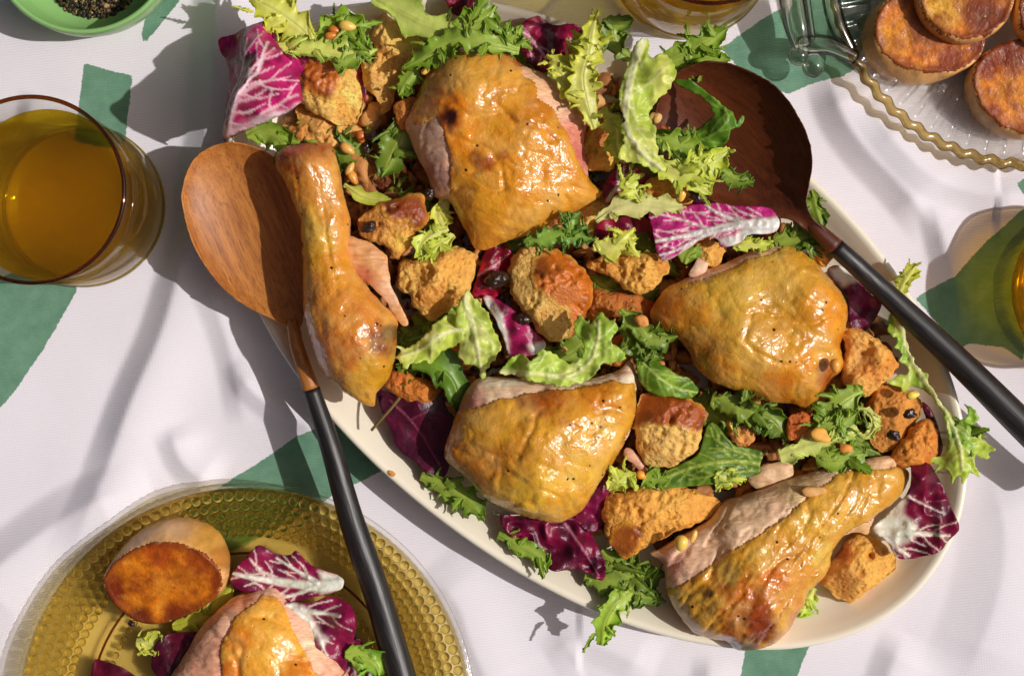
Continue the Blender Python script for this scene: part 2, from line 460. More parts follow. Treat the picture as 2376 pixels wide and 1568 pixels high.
def build_cloth():
    st = 8.0
    xs = np.arange(-620, 3000, st); ys = np.arange(-560, 2130, st)
    X, Y = np.meshgrid(xs, ys); P = np.stack([X.ravel(), Y.ravel()], 1)
    x, y = P.T
    z = 7 * fbm(x, y, 420, 3, 3)
    def ridge(line, h, wl, wr, taper=True):
        L = resample(A(*line), 12)
        best = np.full(len(P), 1e9); sd = np.zeros(len(P)); tt = np.zeros(len(P))
        near = (x > L[:, 0].min() - 150) & (x < L[:, 0].max() + 150) & (y > L[:, 1].min() - 150) & (y < L[:, 1].max() + 150)
        idx = np.where(near)[0]; Q = P[idx]
        for i in range(len(L) - 1):
            a, b = L[i], L[i + 1]; ab = b - a; t = np.clip(((Q - a) @ ab) / (ab @ ab), 0, 1)
            q = Q - a - t[:, None] * ab; d = np.hypot(*q.T)
            m = d < best[idx]; j = idx[m]
            best[j] = d[m]; sd[j] = np.sign(q[m, 0]); tt[j] = (i + t[m]) / (len(L) - 1)
        w_ = np.where(sd < 0, wl, wr)
        e = np.where(sd < 0, np.maximum(0, 1 - best / wl) ** 1.15, np.exp(-(best / wr) ** 2)) * h
        if taper: e *= np.clip(np.minimum(tt, 1 - tt) * 5, 0, 1)
        return e
    z0_ = z.copy(); z = z * 0
    z += ridge([(505, -400), (500, 150), (470, 400), (415, 650), (372, 790), (310, 930), (235, 1130), (150, 1330)], 25, 60, 110)
    z += ridge([(540, 840), (590, 905), (660, 960), (770, 1010)], 15, 40, 34)
    z += ridge([(470, 620), (520, 760), (548, 870), (566, 990)], 12, 44, 60)
    z += ridge([(1915, 150), (1945, 260), (2000, 345), (2090, 440), (2170, 540)], 24, 56, 90)
    z += ridge([(2000, 235), (2070, 335), (2160, 415), (2290, 452), (2440, 440)], 17, 50, 70)
    z += ridge([(2160, 470), (2185, 570), (2205, 650), (2230, 780)], 18, 40, 60)
    z += ridge([(2290, 1080), (2325, 1230), (2310, 1380), (2230, 1600)], 15, 110, 130)
    z += ridge([(2100, 1470), (2060, 1560), (2010, 1740)], 13, 50, 90)
    z += ridge([(395, 990), (428, 1075), (500, 1130)], 14, 44, 60)
    z += ridge([(-120, 1420), (40, 1280), (190, 1180), (350, 1120)], 22, 70, 120)
    z += ridge([(1270, 1530), (1350, 1485), (1520, 1560)], 9, 50, 80)
    z += ridge([(990, 1320), (1060, 1400), (1095, 1500), (1160, 1640)], 10, 50, 100)
    z += ridge([(1650, 1515), (1635, 1600), (1590, 1740)], 10, 40, 70)
    z += ridge([(80, 210), (50, 320), (-60, 420)], 14, 34, 70)
    z = z0_ * 1.3 + z * 1.55
    d = -sdf(platter_ring(110, 90), P)
    for c, r in [(t, 180) for t in TUMB] + [(PLC, 400), (CPC, 380), (BWC, 190)]:
        d = np.minimum(d, np.hypot(x - c[0], y - c[1]) - r)
    m = sstep(0, 75, d)
    z = np.maximum(z, -6) * m - 4.5
    stripes = [
        [(195, 148), (306, 177), (290, 325), (284, 352), (172, 330), (180, 265)],
        [(180, 655), (175, 678), (100, 810), (25, 920), (-10, 955), (-300, 1060), (-300, 860), (-20, 650), (60, 620)],
        [(345, -300), (450, -300), (418, 0), (386, 40), (335, 101), (326, 85), (345, 0)],
        [(520, 1122), (600, 1073), (690, 1010), (760, 985), (800, 985), (895, 1088), (830, 1120), (770, 1150), (690, 1200), (520, 1290), (380, 1250), (440, 1170)],
        [(1735, 1485), (1890, 1475), (1850, 1568), (1800, 1800), (1690, 1800), (1718, 1568)],
        [(1675, 112), (1760, 50), (1830, 10), (1850, -200), (2030, -200), (2020, 60), (1985, 160), (1955, 178), (1880, 195), (1830, 218), (1740, 190)],
        [(2122, 692), (2210, 642), (2290, 560), (2376, 482), (2405, 450), (2398, 560), (2372, 640), (2380, 740), (2376, 838), (2330, 806), (2250, 797), (2225, 812), (2200, 780), (2150, 720)],
        [(2356, 428), (2380, 412), (2560, 380), (2560, 440), (2376, 462)]]
    sd = np.full(len(P), -1e3)
    for s_ in stripes: sd = np.maximum(sd, sdf(A(*s_), P))
    F = grid_faces(len(ys), len(xs))
    V = np.column_stack([P, z])
    o = mesh('tablecloth', V, F, MCL, (CX, CY, 0), attr={'stripe': sd})
    tag(o, 'rumpled white twill tablecloth with broad broken green painted stripes, under all the dishes', 'tablecloth')
build_cloth()

# ================================================================ platter
def build_platter():
    prof = [(240, 7), (170, 6), (150, 0), (138, 0), (126, 8), (70, 44), (24, 80), (5, 97), (0, 102), (1, 107), (6, 110), (13, 109), (20, 104), (40, 82), (64, 58), (92, 40), (128, 30), (240, 27)]
    n = 360; R = [np.column_stack([platter_ring(d, n), np.full(n, z)]) for d, z in prof]
    inner = lambda r, s, z: np.column_stack([PC + (r[:, :2] - PC) * s, np.full(n, z)])
    R = [inner(R[0], .01, 7), inner(R[0], .5, 7)] + R + [inner(R[-1], .5, 26.5), inner(R[-1], .01, 26.5)]
    V = np.stack(R, 1).reshape(-1, 3)
    o = mesh('serving_platter', V, grid_faces(n, len(R), closed_u=True), MCER, (*PC, 0))
    tag(o, 'large oval cream ceramic platter heaped with chicken and bread salad', 'platter')
build_platter()

# ================================================================ wooden spoons
def spoon_bowl(poly, zf, depth, th, zm, mat, parent, org, step=7.0):
    B = resample(truepts(poly, zm), step, True)
    V, T, D = fill(B, step, 1)
    inf = Inflate(B, 6.0); h = inf.h(V); v = (h / h.max()) ** 1.25
    zr = zf(V[:, 0], V[:, 1])
    top = zr - depth * v + 3.0 * (1 - sstep(0, 9, D)) * 0
    bot = top - th * (0.55 + .45 * sstep(0, 14, D))
    # widen the underside a touch so the rim reads as a rounded edge
    n = len(V); cen = V.mean(0)
    Vb = V + (V - cen) / np.maximum(1, np.hypot(*(V - cen).T))[:, None] * 2.5 * (1 - sstep(0, 10, D))[:, None]
    bd = [int(np.argmin(((V - b) ** 2).sum(1))) for b in B]
    F = [tuple(t) for t in T] + [tuple(t[::-1] + n) for t in T]
    k = len(bd)
    # rim band
    t0 = T.tolist(); edges = set()
    for a, b, c in t0: edges |= {(a, b), (b, c), (c, a)}
    for i in range(k):
        a, b = bd[i], bd[(i + 1) % k]
        if (a, b) in edges: F.append((b, a, a + n, b + n))
        else: F.append((a, b, b + n, a + n))
    o = mesh('bowl', np.vstack([np.column_stack([V, top]), np.column_stack([Vb, bot])]), F, mat, org, parent)
    return o

def spoon(name, label, poly, zf, depth, th, zm, hand, split, matw, mb=1):
    org = true(poly[0][0], poly[0][1], 100)
    e = tag(empty(name, org), label, 'spoon', 'wooden serving spoons')
    spoon_bowl(A(*poly), zf, depth, th, zm, matw, e, org)
    H = np.array([[*true(x, y, z), r] for x, y, z, r in hand])
    Q = resample(H, 10)
    i = int(np.argmin(np.abs(Q[:, 1] - true(split[0], split[1], 150)[1])))
    Vn, Fn = tube(Q[:i + 1, :3], Q[:i + 1, 3], 20); mesh('neck', Vn, Fn, matw, org, e)
    Q2 = Q[i:].copy(); Q2[:, 3] += .6
    Vn, Fn = tube(Q2[:, :3], Q2[:, 3], 20); mesh('handle', Vn, Fn, MBLK[mb], org, e)

_c = true(570, 540, 170)
spoon('serving_spoon', 'light brown wooden spoon with black handle, its bowl tucked under the drumstick',
      [(423, 470), (430, 415), (452, 370), (490, 343), (535, 332), (585, 340), (635, 368), (675, 420), (700, 490), (712, 570), (712, 650), (704, 710), (697, 752), (681, 768), (660, 756), (628, 738), (580, 715), (530, 680), (485, 630), (445, 560)],
      lambda x, y: 176 - .02 * (x - _c[0]) - .05 * (y - _c[1]), 54, 13, 172,
      [(676, 742, 156, 13), (683, 770, 154, 15), (688, 800, 151, 16), (706, 855, 146, 17.5), (727, 918, 140, 20), (768, 1039, 131, 23.5), (810, 1188, 117, 27.5), (838, 1272, 109, 30), (878, 1387, 98, 31), (931, 1568, 82, 33), (985, 1750, 66, 34)], (722, 898), MW1)
_d = true(1715, 325, 240)
spoon('serving_spoon', 'dark brown wooden spoon with black handle, its bowl lying on frisee at the platter top',
      [(1530, 235), (1567, 172), (1617, 149), (1655, 146), (1706, 157), (1782, 197), (1820, 235), (1845, 273), (1865, 311), (1878, 354), (1880, 396), (1873, 445), (1872, 474), (1888, 505), (1922, 538), (1908, 553), (1872, 530), (1842, 508), (1815, 501), (1785, 497), (1730, 485), (1660, 460), (1600, 425), (1545, 370), (1522, 300)],
      lambda x, y: 232 + .30 * (x - _d[0]) - .26 * (y - _d[1]) - .45 * np.maximum(0, y - _d[1] - 150), 88, 15, 235,
      [(1868, 510, 196, 8), (1882, 522, 198, 13), (1903, 541, 198, 18), (1951, 584, 193, 21), (2003, 631, 180, 22), (2062, 686, 168, 24), (2173, 790, 156, 28.5), (2252, 865, 150, 31), (2376, 988, 144, 34), (2520, 1128, 138, 36)], (1940, 572), MW2, 2)

# ================================================================ glasses
def tumbler(c, label, level, ht=516, mg=None, ml=None):
    e = tag(empty('tumbler', (c[0], c[1], 0)), label, 'glass', 'amber drink tumblers')
    org = (c[0], c[1], 0)
    V, F = lathe([(.5, 0), (150, 10), (183, 10), (184, 30), (183.5 + 10.5 * ht / 516, ht - 4), (174 + 13.5 * ht / 516, ht - 4), (174, 66), (166, 50), (140, 43), (.5, 42)], 128, c)
    mesh('glass_wall', V, F, mg or MCLR, org, e)
    V, F = lathe([(.5, .5), (150, .5), (174, 2), (184, 8), (187.5, 18), (187.5, 30), (185, 40), (176, 41.5), (.5, 41.5)], 128, c)
    mesh('glass_foot', V, F, MFOOT, org, e)
    th = np.linspace(0, 2 * np.pi, 14, endpoint=False)
    V, F = lathe([(180.5 + 10.5 * ht / 516 + 4.6 * math.cos(t), ht + 5 * math.sin(t)) for t in th] + [(185.1 + 10.5 * ht / 516, ht)], 128, c)
    mesh('glass_rim', V, F, MRIM, org, e)
    r = 174 + 13.5 * (ht / 516) * (level - 66) / (ht - 70) - 1.2
    V, F = lathe([(.5, 43.5), (139, 44.5), (164, 51), (172.5, 67), (r, level - 1), (r, level + 3), (r - 4, level + .5), (r - 12, level), (.5, level)], 128, c)
    mesh('drink', V, F, ml or MLIQ, org, e)
tumbler(TUMB[0], 'tumbler of golden drink beside the light wooden spoon', 372)
tumbler(TUMB[1], 'tumbler of golden drink at the platter top edge, beyond the frisee', 350)
tumbler(TUMB[2], 'low amber tumbler of golden drink past the dark spoon handle, casting a golden shadow', 203, 208, MAMB2, MLIQ2)

# ================================================================ pepper bowl
def build_bowl():
    V, F = lathe([(.5, 0), (150, 0), (178, 8), (199, 38), (208, 88), (210.5, 145), (208, 151), (203, 152), (199, 148), (194, 90), (176, 44), (140, 24), (.5, 20)], 96, BWC)
    o = mesh('pepper_bowl', V, F, MGRN, (*BWC, 0))
    tag(o, 'small green glazed bowl holding coarse ground pepper', 'bowl')
    rng = np.random.default_rng(5); Vs, Fs, Cs = [], [], []; n0 = 0
    c = truepts(A((208, -70)), 70)[0]
    for i in range(1500):
        a = rng.uniform(0, 2 * np.pi); q = rng.uniform(0, 1) ** .5; r = 112 * q
        s = rng.uniform(3.5, 7)
        v = ICO_V * s * rng.uniform(.6, 1.3, 3) + rng.uniform(-1.2, 1.2, ICO_V.shape)
        z = 22 + 62 * (1 - q ** 1.6) + rng.uniform(-4, 5)
        Vs.append(v + [c[0] + r * math.cos(a), c[1] + r * math.sin(a), z]); Fs.append(ICO_F[:, ::-1] + n0); n0 += 12
        col = lin([(36, 28, 22), (86, 66, 42), (150, 118, 78), (62, 46, 32)][rng.choice(4, p=[.4, .25, .13, .22])])
        Cs.append(np.tile(col, (12, 1)))
    o = mesh('ground_pepper', np.vstack(Vs), np.vstack(Fs), mat_vcol('ground_pepper', .55), (c[0], c[1], 22), col=np.vstack(Cs), smooth=False)
    tag(o, 'heap of coarse black pepper in the green bowl', 'pepper', kind='stuff')
build_bowl()

# ================================================================ amber hobnail plate
def build_plate():
    org = (*PLC, 0)
    e = tag(empty('glass_plate', org), 'amber pressed glass plate with hobnail rim, under the seared potato half', 'plate')
    top = [(516, 61), (505, 58), (392, 27), (372, 23), (360, 16), (.5, 15)]
    V, F = lathe([(.5, 7), (300, 7), (330, 0), (345, 0), (356, 6), (500, 46), (516, 53)] + top, 180, PLC)
    mesh('plate_body', V, F, MAMB, org, e)
    def wob(th, r, z): return r + 1.4 * np.cos(th * 150) * (z > 57), z
    t = np.linspace(0, 2 * np.pi, 10, endpoint=False)
    V, F = lathe([(523 + 6.5 * math.cos(a), 57 + 7.5 * math.sin(a)) for a in t] + [(529.5, 57)], 450, PLC, wob)
    mesh('plate_rim', V, F, MPRESS, org, e)
    t2 = np.linspace(0, 2 * np.pi, 8, endpoint=False)
    V, F = lathe([(363 + 3 * math.cos(a), 19 + 2.5 * math.sin(a)) for a in t2] + [(366, 19)], 160, PLC)
    mesh('well_ring', V, F, MRIM, org, e)
    bead = None; allp = []
    for ri, (r, n, s) in enumerate([(498, 126, 11.6), (475, 126, 11.2), (453, 126, 10.8), (432, 126, 10.4), (412, 126, 10)]):
        z = np.interp(r, [392, 505], [27, 59])
        for k in range(n):
            a = 2 * np.pi * (k + .5 * (ri % 2)) / n
            allp.append((PLC[0] + r * math.cos(a), PLC[1] - r * math.sin(a), z + 2, s))
    vis = [p for p in allp if p[1] < 1585 * .99 + 6]
    vis.sort(key=lambda p: p[1]); near = vis[:300]; rest = [p for p in allp if p not in near]
    hv = ICO2[0] * [1, 1, .95]; hf = ICO2[1]
    for p in near:
        if bead is None:
            bead = mesh('hobnail', hv * 10 + np.array(org), hf, MAMBD, org, e); o = bead
        else:
            o = bead.copy(); sc.collection.objects.link(o); o.parent = e
        o.location = ((p[0] - org[0]) * S, (org[1] - p[1]) * S, (p[2] - org[2]) * S); s_ = p[3] / 10; o.scale = (s_, s_, s_)
    hv1 = ICO1[0] * [1, 1, .8]
    V = np.vstack([hv1 * p[3] + p[:3] for p in rest]); F = np.vstack([ICO1[1] + i * len(hv1) for i in range(len(rest))])
    tag(mesh('hobnail_band', V, F, MAMBD, org, e), kind='stuff')
    # small square facets in the ring inside the hobnails
    Vs, Fs, n0 = [], [], 0
    for k in range(96):
        a = 2 * np.pi * k / 96
        Vs.append(ICO1[0] * [8, 8, 4] + [PLC[0] + 330 * math.cos(a), PLC[1] - 330 * math.sin(a), 15]); Fs.append(ICO1[1] + n0); n0 += len(ICO1[0])
    tag(mesh('inner_bead_ring', np.vstack(Vs), np.vstack(Fs), MAMBD, org, e), kind='stuff')
build_plate()

# ================================================================ clear ribbed plate with handle
def build_clear():
    org = (*CPC, 0)
    e = tag(empty('glass_plate', org), 'clear ribbed glass plate with scalloped rim and ball handle, holding potato slices', 'plate')
    N = 62
    def wob(th, r, z):
        k = sstep(300, 330, r) * (1 - sstep(425, 445, r))
        s = sstep(440, 470, r)
        return r + s * 4.5 * np.cos(th * N), z + k * 13 * np.maximum(0, np.cos(th * N)) ** 1.3 + s * 2.0 * np.cos(th * N)
    prof = [(.5, 10), (270, 10), (300, 4), (315, 6), (380, 28), (440, 50), (462, 58), (470, 63), (469, 70), (460, 74), (446, 68), (438, 62), (428, 60), (400, 50), (370, 40), (340, 30), (318, 24), (300, 20), (.5, 20)]
    V, F = lathe(prof, N * 12, CPC, wob); mesh('plate_body', V, F, MPRESS, org, e)
    tt_ = np.linspace(0, 2 * np.pi, 12, endpoint=False)
    V, F = lathe([(461 + 12 * math.cos(a), 67 + 9 * math.sin(a)) for a in tt_] + [(473, 67)], N * 12, CPC, lambda th, r, z: (r + 4.5 * np.cos(th * N), z + 2.5 * np.cos(th * N)))
    mesh('plate_rim', V, F, MGOLD, org, e)
    bead = None
    for k in range(N):
        a = 2 * np.pi * (k + .5) / N; r = 352
        p = (CPC[0] + r * math.cos(a), CPC[1] - r * math.sin(a), 38)
        if bead is None: bead = o = mesh('rim_ball', ICO2[0] * 12 + np.array(org), ICO2[1], MPRESS, org, e)
        else: o = bead.copy(); sc.collection.objects.link(o); o.parent = e
        o.location = ((p[0] - org[0]) * S, (org[1] - p[1]) * S, p[2] * S)
    def bar(P, R): 
        Q = resample(np.array([[*true(x, y, z), r] for (x, y, z), r in zip(P, R)]), 6)
        V, F = tube(Q[:, :3], Q[:, 3], 18); mesh('handle_bar', V, F, MHND, org, e)
    bar([(1812, -150, 90), (1834, -30, 90), (1850, 60, 86), (1862, 112, 82)], [32, 32, 30, 22])
    bar([(1912, -150, 90), (1924, -30, 90), (1940, 50, 86), (1972, 118, 74)], [21, 21, 21, 18])
    bar([(1850, 108, 82), (1885, 104, 84), (1930, 108, 80), (1985, 134, 70)], [17, 24, 22, 17])
    bar([(1858, -120, 100), (1872, 0, 100), (1884, 90, 92)], [9, 9, 9])
    for x, y, z, s in ((1853, 129, 80, (24, 24, 22)), (1887, 152, 78, (26, 30, 24))):
        t = true(x, y, z); V = ICO3[0] * s + t; mesh('handle_ball', V, ICO3[1], MHND, org, e)
build_clear()

# ================================================================ food builders
def blob(poly, z, zm, k=.55, hmax=None, dep=35, tilt=(0, 0), step=4.6, bumps=(), noise=((60, 5), (22, 2)), jag=(2, 14), seed=1, planes=(), crease=None, pits=0):
    """closed cushion over an outline: height from a membrane, shaped by bumps, planes and noise"""
    tp = lambda q: truepts(q, zm)
    B = resample(tp(A(*poly)), step, True)
    t = np.roll(B, -1, 0) - np.roll(B, 1, 0); t /= np.hypot(*t.T)[:, None]
    B = B + np.stack([-t[:, 1], t[:, 0]], 1) * (fbm(B[:, 0], B[:, 1], jag[1], seed, 3) * jag[0])[:, None]
    V, T, D = fill(B, step, seed); inf = Inflate(B, max(3.5, step))
    cen = V.mean(0); H = inf.h(V)
    x, y = V.T
    h = k * H
    if hmax: h = hmax * np.tanh(h / hmax)
    for px, py, nx, ny, c in planes:      # facet: height limited to c + slope . (p - p0)
        q = tp(A((px, py)))[0]
        pl = c + nx * (x - q[0]) + ny * (y - q[1])
        h = np.where(D > 0, np.minimum(h, np.maximum(pl, h * .25)), h)
    ed = np.clip(D / 16, 0, 1)
    for bx, by, r, a in bumps:
        q = tp(A((bx, by)))[0]; h = h + a * np.exp(-((x - q[0]) ** 2 + (y - q[1]) ** 2) / r ** 2) * ed
    for i, (wl, am) in enumerate(noise): h = h + am * fbm(x, y, wl, seed * 13 + i, 2) * (.25 + .75 * ed)
    if pits:
        pr = np.random.default_rng(seed + 99); npit = int(len(V) * .035)
        for q_ in V[pr.integers(0, len(V), npit)]:
            rr = pr.uniform(3.5, 9); h = h - ed * pr.uniform(.5, 1.0) * rr * np.exp(-((x - q_[0]) ** 2 + (y - q_[1]) ** 2) / rr ** 2)
        a0 = pr.uniform(0, 6.28)
        for j_ in range(3):
            aa = a0 + j_ * 2.1 + pr.uniform(-.4, .4); rad = np.sqrt(len(V)) * step * .5; sl_ = pr.uniform(.35, .8)
            pl_ = hmax * pr.uniform(.72, 1.0) - sl_ * ((x - cen[0]) * np.cos(aa) + (y - cen[1]) * np.sin(aa) - rad * pr.uniform(0, .3))
            h = np.where(D > 0, np.minimum(h, np.maximum(pl_, h * .35)), h)
    if crease:
        cw, cdp, ca, cst = crease; c_, s_ = math.cos(ca), math.sin(ca)
        xr = (x * c_ + y * s_) / cst; yr = -x * s_ + y * c_
        wr_ = fbm(xr, yr, cw, seed * 7 + 3, 3); w2_ = fbm(xr, yr, cw * .45, seed * 7 + 9, 3)
        h = h - cdp * (np.exp(-(wr_ / .07) ** 2) + .6 * np.exp(-(w2_ / .09) ** 2)) * (.2 + .8 * ed)
    tl = tilt[0] * (x - cen[0]) + tilt[1] * (y - cen[1])
    ztop = z + tl + h; zbot = z + tl - dep * np.tanh(1.6 * H / max(1, dep))
    zbot[D == 0] = ztop[D == 0]
    return dict(V=V, T=T, D=D, top=ztop, bot=zbot, cen=cen, z=z, dep=dep, tp=tp, H=H)

def closed(b):
    V, T, D = b['V'], b['T'], b['D']; n = len(V)
    ix = np.arange(n); inner = np.where(D > 0)[0]; mp = ix.copy(); mp[inner] = n + np.arange(len(inner))
    VV = np.vstack([np.column_stack([V, b['top']]), np.column_stack([V[inner], b['bot'][inner]])])
    return VV, np.vstack([T, mp[T][:, ::-1]]), inner

def paint(P, tp, base, spots=(), polys=(), seed=1, var=.12, wl=30):
    n = fbm(P[:, 0], P[:, 1], wl, seed, 4); n2 = fbm(P[:, 0], P[:, 1], wl * .4, seed + 5, 3)
    C = np.tile(lin(base), (len(P), 1))
    for poly, c, fe in polys:
        d = sdf(tp(A(*poly)), P) + n * fe; C = lerp(C, lin(c), sstep(-fe * .5, fe * .5, d)[:, None])
    for x, y, r, c, a in spots:
        q = tp(A((x, y)))[0]; d = np.hypot(P[:, 0] - q[0], P[:, 1] - q[1]) * (1 + .45 * n + .3 * n2)
        C = lerp(C, lin(c), (min(1, a * 1.25) * (1 - sstep(r * .4, r * 1.12, d)))[:, None])
    return C * (1 + var * n + var * .6 * n2)[:, None]

def shell(b, name, polys, mat, org, parent, base, spots, cp, off, seed, edge=5, out=1.5, wl=30, rim=None, fade=None):
    """a skin or crust lying on the top of a blob, with a torn edge of its own thickness"""
    V, T, D, tp = b['V'], b['T'], b['D'], b['tp']
    s = np.full(len(V), -1e9)
    for p in polys: s = np.maximum(s, sdf(tp(A(*p)), V))
    s = s + fbm(V[:, 0], V[:, 1], 26, seed, 3) * edge
    keep = (s[T].mean(1) > 0)
    T2 = T[keep]; u = np.unique(T2); mp = np.full(len(V), -1); mp[u] = np.arange(len(u)); T2 = mp[T2]
    P = V[u]; up = off * (.55 + .45 * sstep(0, 9, s[u]))
    cen = b['cen']; r = P - cen; r /= np.maximum(1, np.hypot(*r.T))[:, None]
    Q = P + r * (out * (1 - sstep(0, 8, D[u])))[:, None]
    W = np.column_stack([Q, b['top'][u] + up])
    # turn the edge down so the shell has thickness
    E = {}
    for a, bb, c in T2:
        for i, j in ((a, bb), (bb, c), (c, a)): E[(i, j)] = 1
    bd = [e for e in E if (e[1], e[0]) not in E]
    vs = sorted({i for e in bd for i in e}); m2 = {v: len(W) + i for i, v in enumerate(vs)}
    W = np.vstack([W, np.column_stack([W[vs, :2], W[vs, 2] - up[vs] - 2])]); C = paint(P, tp, base, spots, cp, seed, wl=wl)
    C = C * (np.array([.76, .71, .30]) if mat is MC else np.array([.78, .66, .26]) if mat is MPOT else np.array([.70, .64, .40]))
    if fade is not None: C = lerp(lin(fade) * np.array([.85, .86, .48]), C, sstep(-2, 15, s[u] + 5 * fbm(P[:, 0], P[:, 1], 14, seed + 3, 3))[:, None])
    if rim: C = lerp(C, lin(rim), (.75 * (1 - sstep(2, 24, s[u] + 7 * fbm(P[:, 0], P[:, 1], 20, seed, 3))))[:, None])
    if False: pass
    C = np.vstack([C, C[vs]])
    F = np.vstack([T2, np.array([(e[1], e[0], m2[e[0]]) for e in bd]), np.array([(e[1], m2[e[0]], m2[e[1]]) for e in bd])])
    return mesh(name, W, F, mat, org, parent, col=C)

def chicken(name, label, poly, z, zm, skin, gold, spots, cp=(), meat=(222, 186, 156), mspots=(), mcp=(), seed=1, k=.5, hmax=None, dep=45, tilt=(0, 0), bumps=(), step=4.6, noise=((90, 11), (36, 3.2), (13, 1.0)), planes=(), off=5, crease=(95, 5, .5, 1.6), group='roast chicken pieces', cat='chicken'):
    b = blob(poly, z, zm, k, hmax, dep, tilt, step, bumps, noise, (2.2, 16), seed, planes, crease)
    org = (*b['cen'], z - dep); e = tag(empty(name, org), label, cat, group)
    VV, F, inner = closed(b)
    C = paint(b['V'], b['tp'], meat, mspots, mcp, seed + 3) * np.array([.84, .80, .76]); C = np.vstack([C, C[inner]])
    mesh('meat', VV, F, MM, org, e, col=C)
    shell(b, 'skin', skin, MC, org, e, gold, spots, cp, off, seed)
    return b, e, org

def bread(label, poly, z, zm, crumb=(222, 176, 104), crust=(), crcol=(186, 108, 44), spots=(), k=.75, hmax=60, planes=(), seed=1, tilt=(0, 0), bumps=(), rough=1.0, dep=40, step=3.8):
    b = blob(poly, z, zm, k, hmax, dep, tilt, step, bumps, ((42, 8 * rough), (17, 5.5 * rough), (8, 4 * rough)), (7, 15), seed, planes, pits=1)
    org = (*b['cen'], z - dep); e = tag(empty('bread_chunk', org), label, 'bread', 'torn toasted bread chunks')
    VV, F, inner = closed(b)
    C = paint(b['V'], b['tp'], crumb, spots, (), seed + 3, .1, 24)
    hn = fbm(b['V'][:, 0], b['V'][:, 1], 17, seed * 13 + 1, 2); pr = np.random.default_rng(seed); tn = fbm(b['V'][:, 0], b['V'][:, 1], 60, seed + 40, 3); C = lerp(C, C * np.array([.86, .68, .5]), sstep(.08, .5, tn)[:, None]); C = C * np.array([.90, .94, .70]) * (1 + .2 * np.minimum(0, hn))[:, None]
    C = np.vstack([C, C[inner]])
    mesh('crumb', VV, F, MB, org, e, col=C)
    if crust: shell(b, 'crust', crust, MCR, org, e, crcol, [(q_[0], q_[1], q_[2] * .6, (112, 54, 18), .6) for q_ in [(crust[0][0][0] + 20, crust[0][0][1] + 20, 50), (crust[0][len(crust[0]) // 2][0], crust[0][len(crust[0]) // 2][1], 60)]], (), 1.3, seed, 3, .6, fade=crumb)
    return b

PALE, YG, GR, DK = (226, 228, 146), (198, 210, 74), (120, 154, 36), (76, 108, 22)

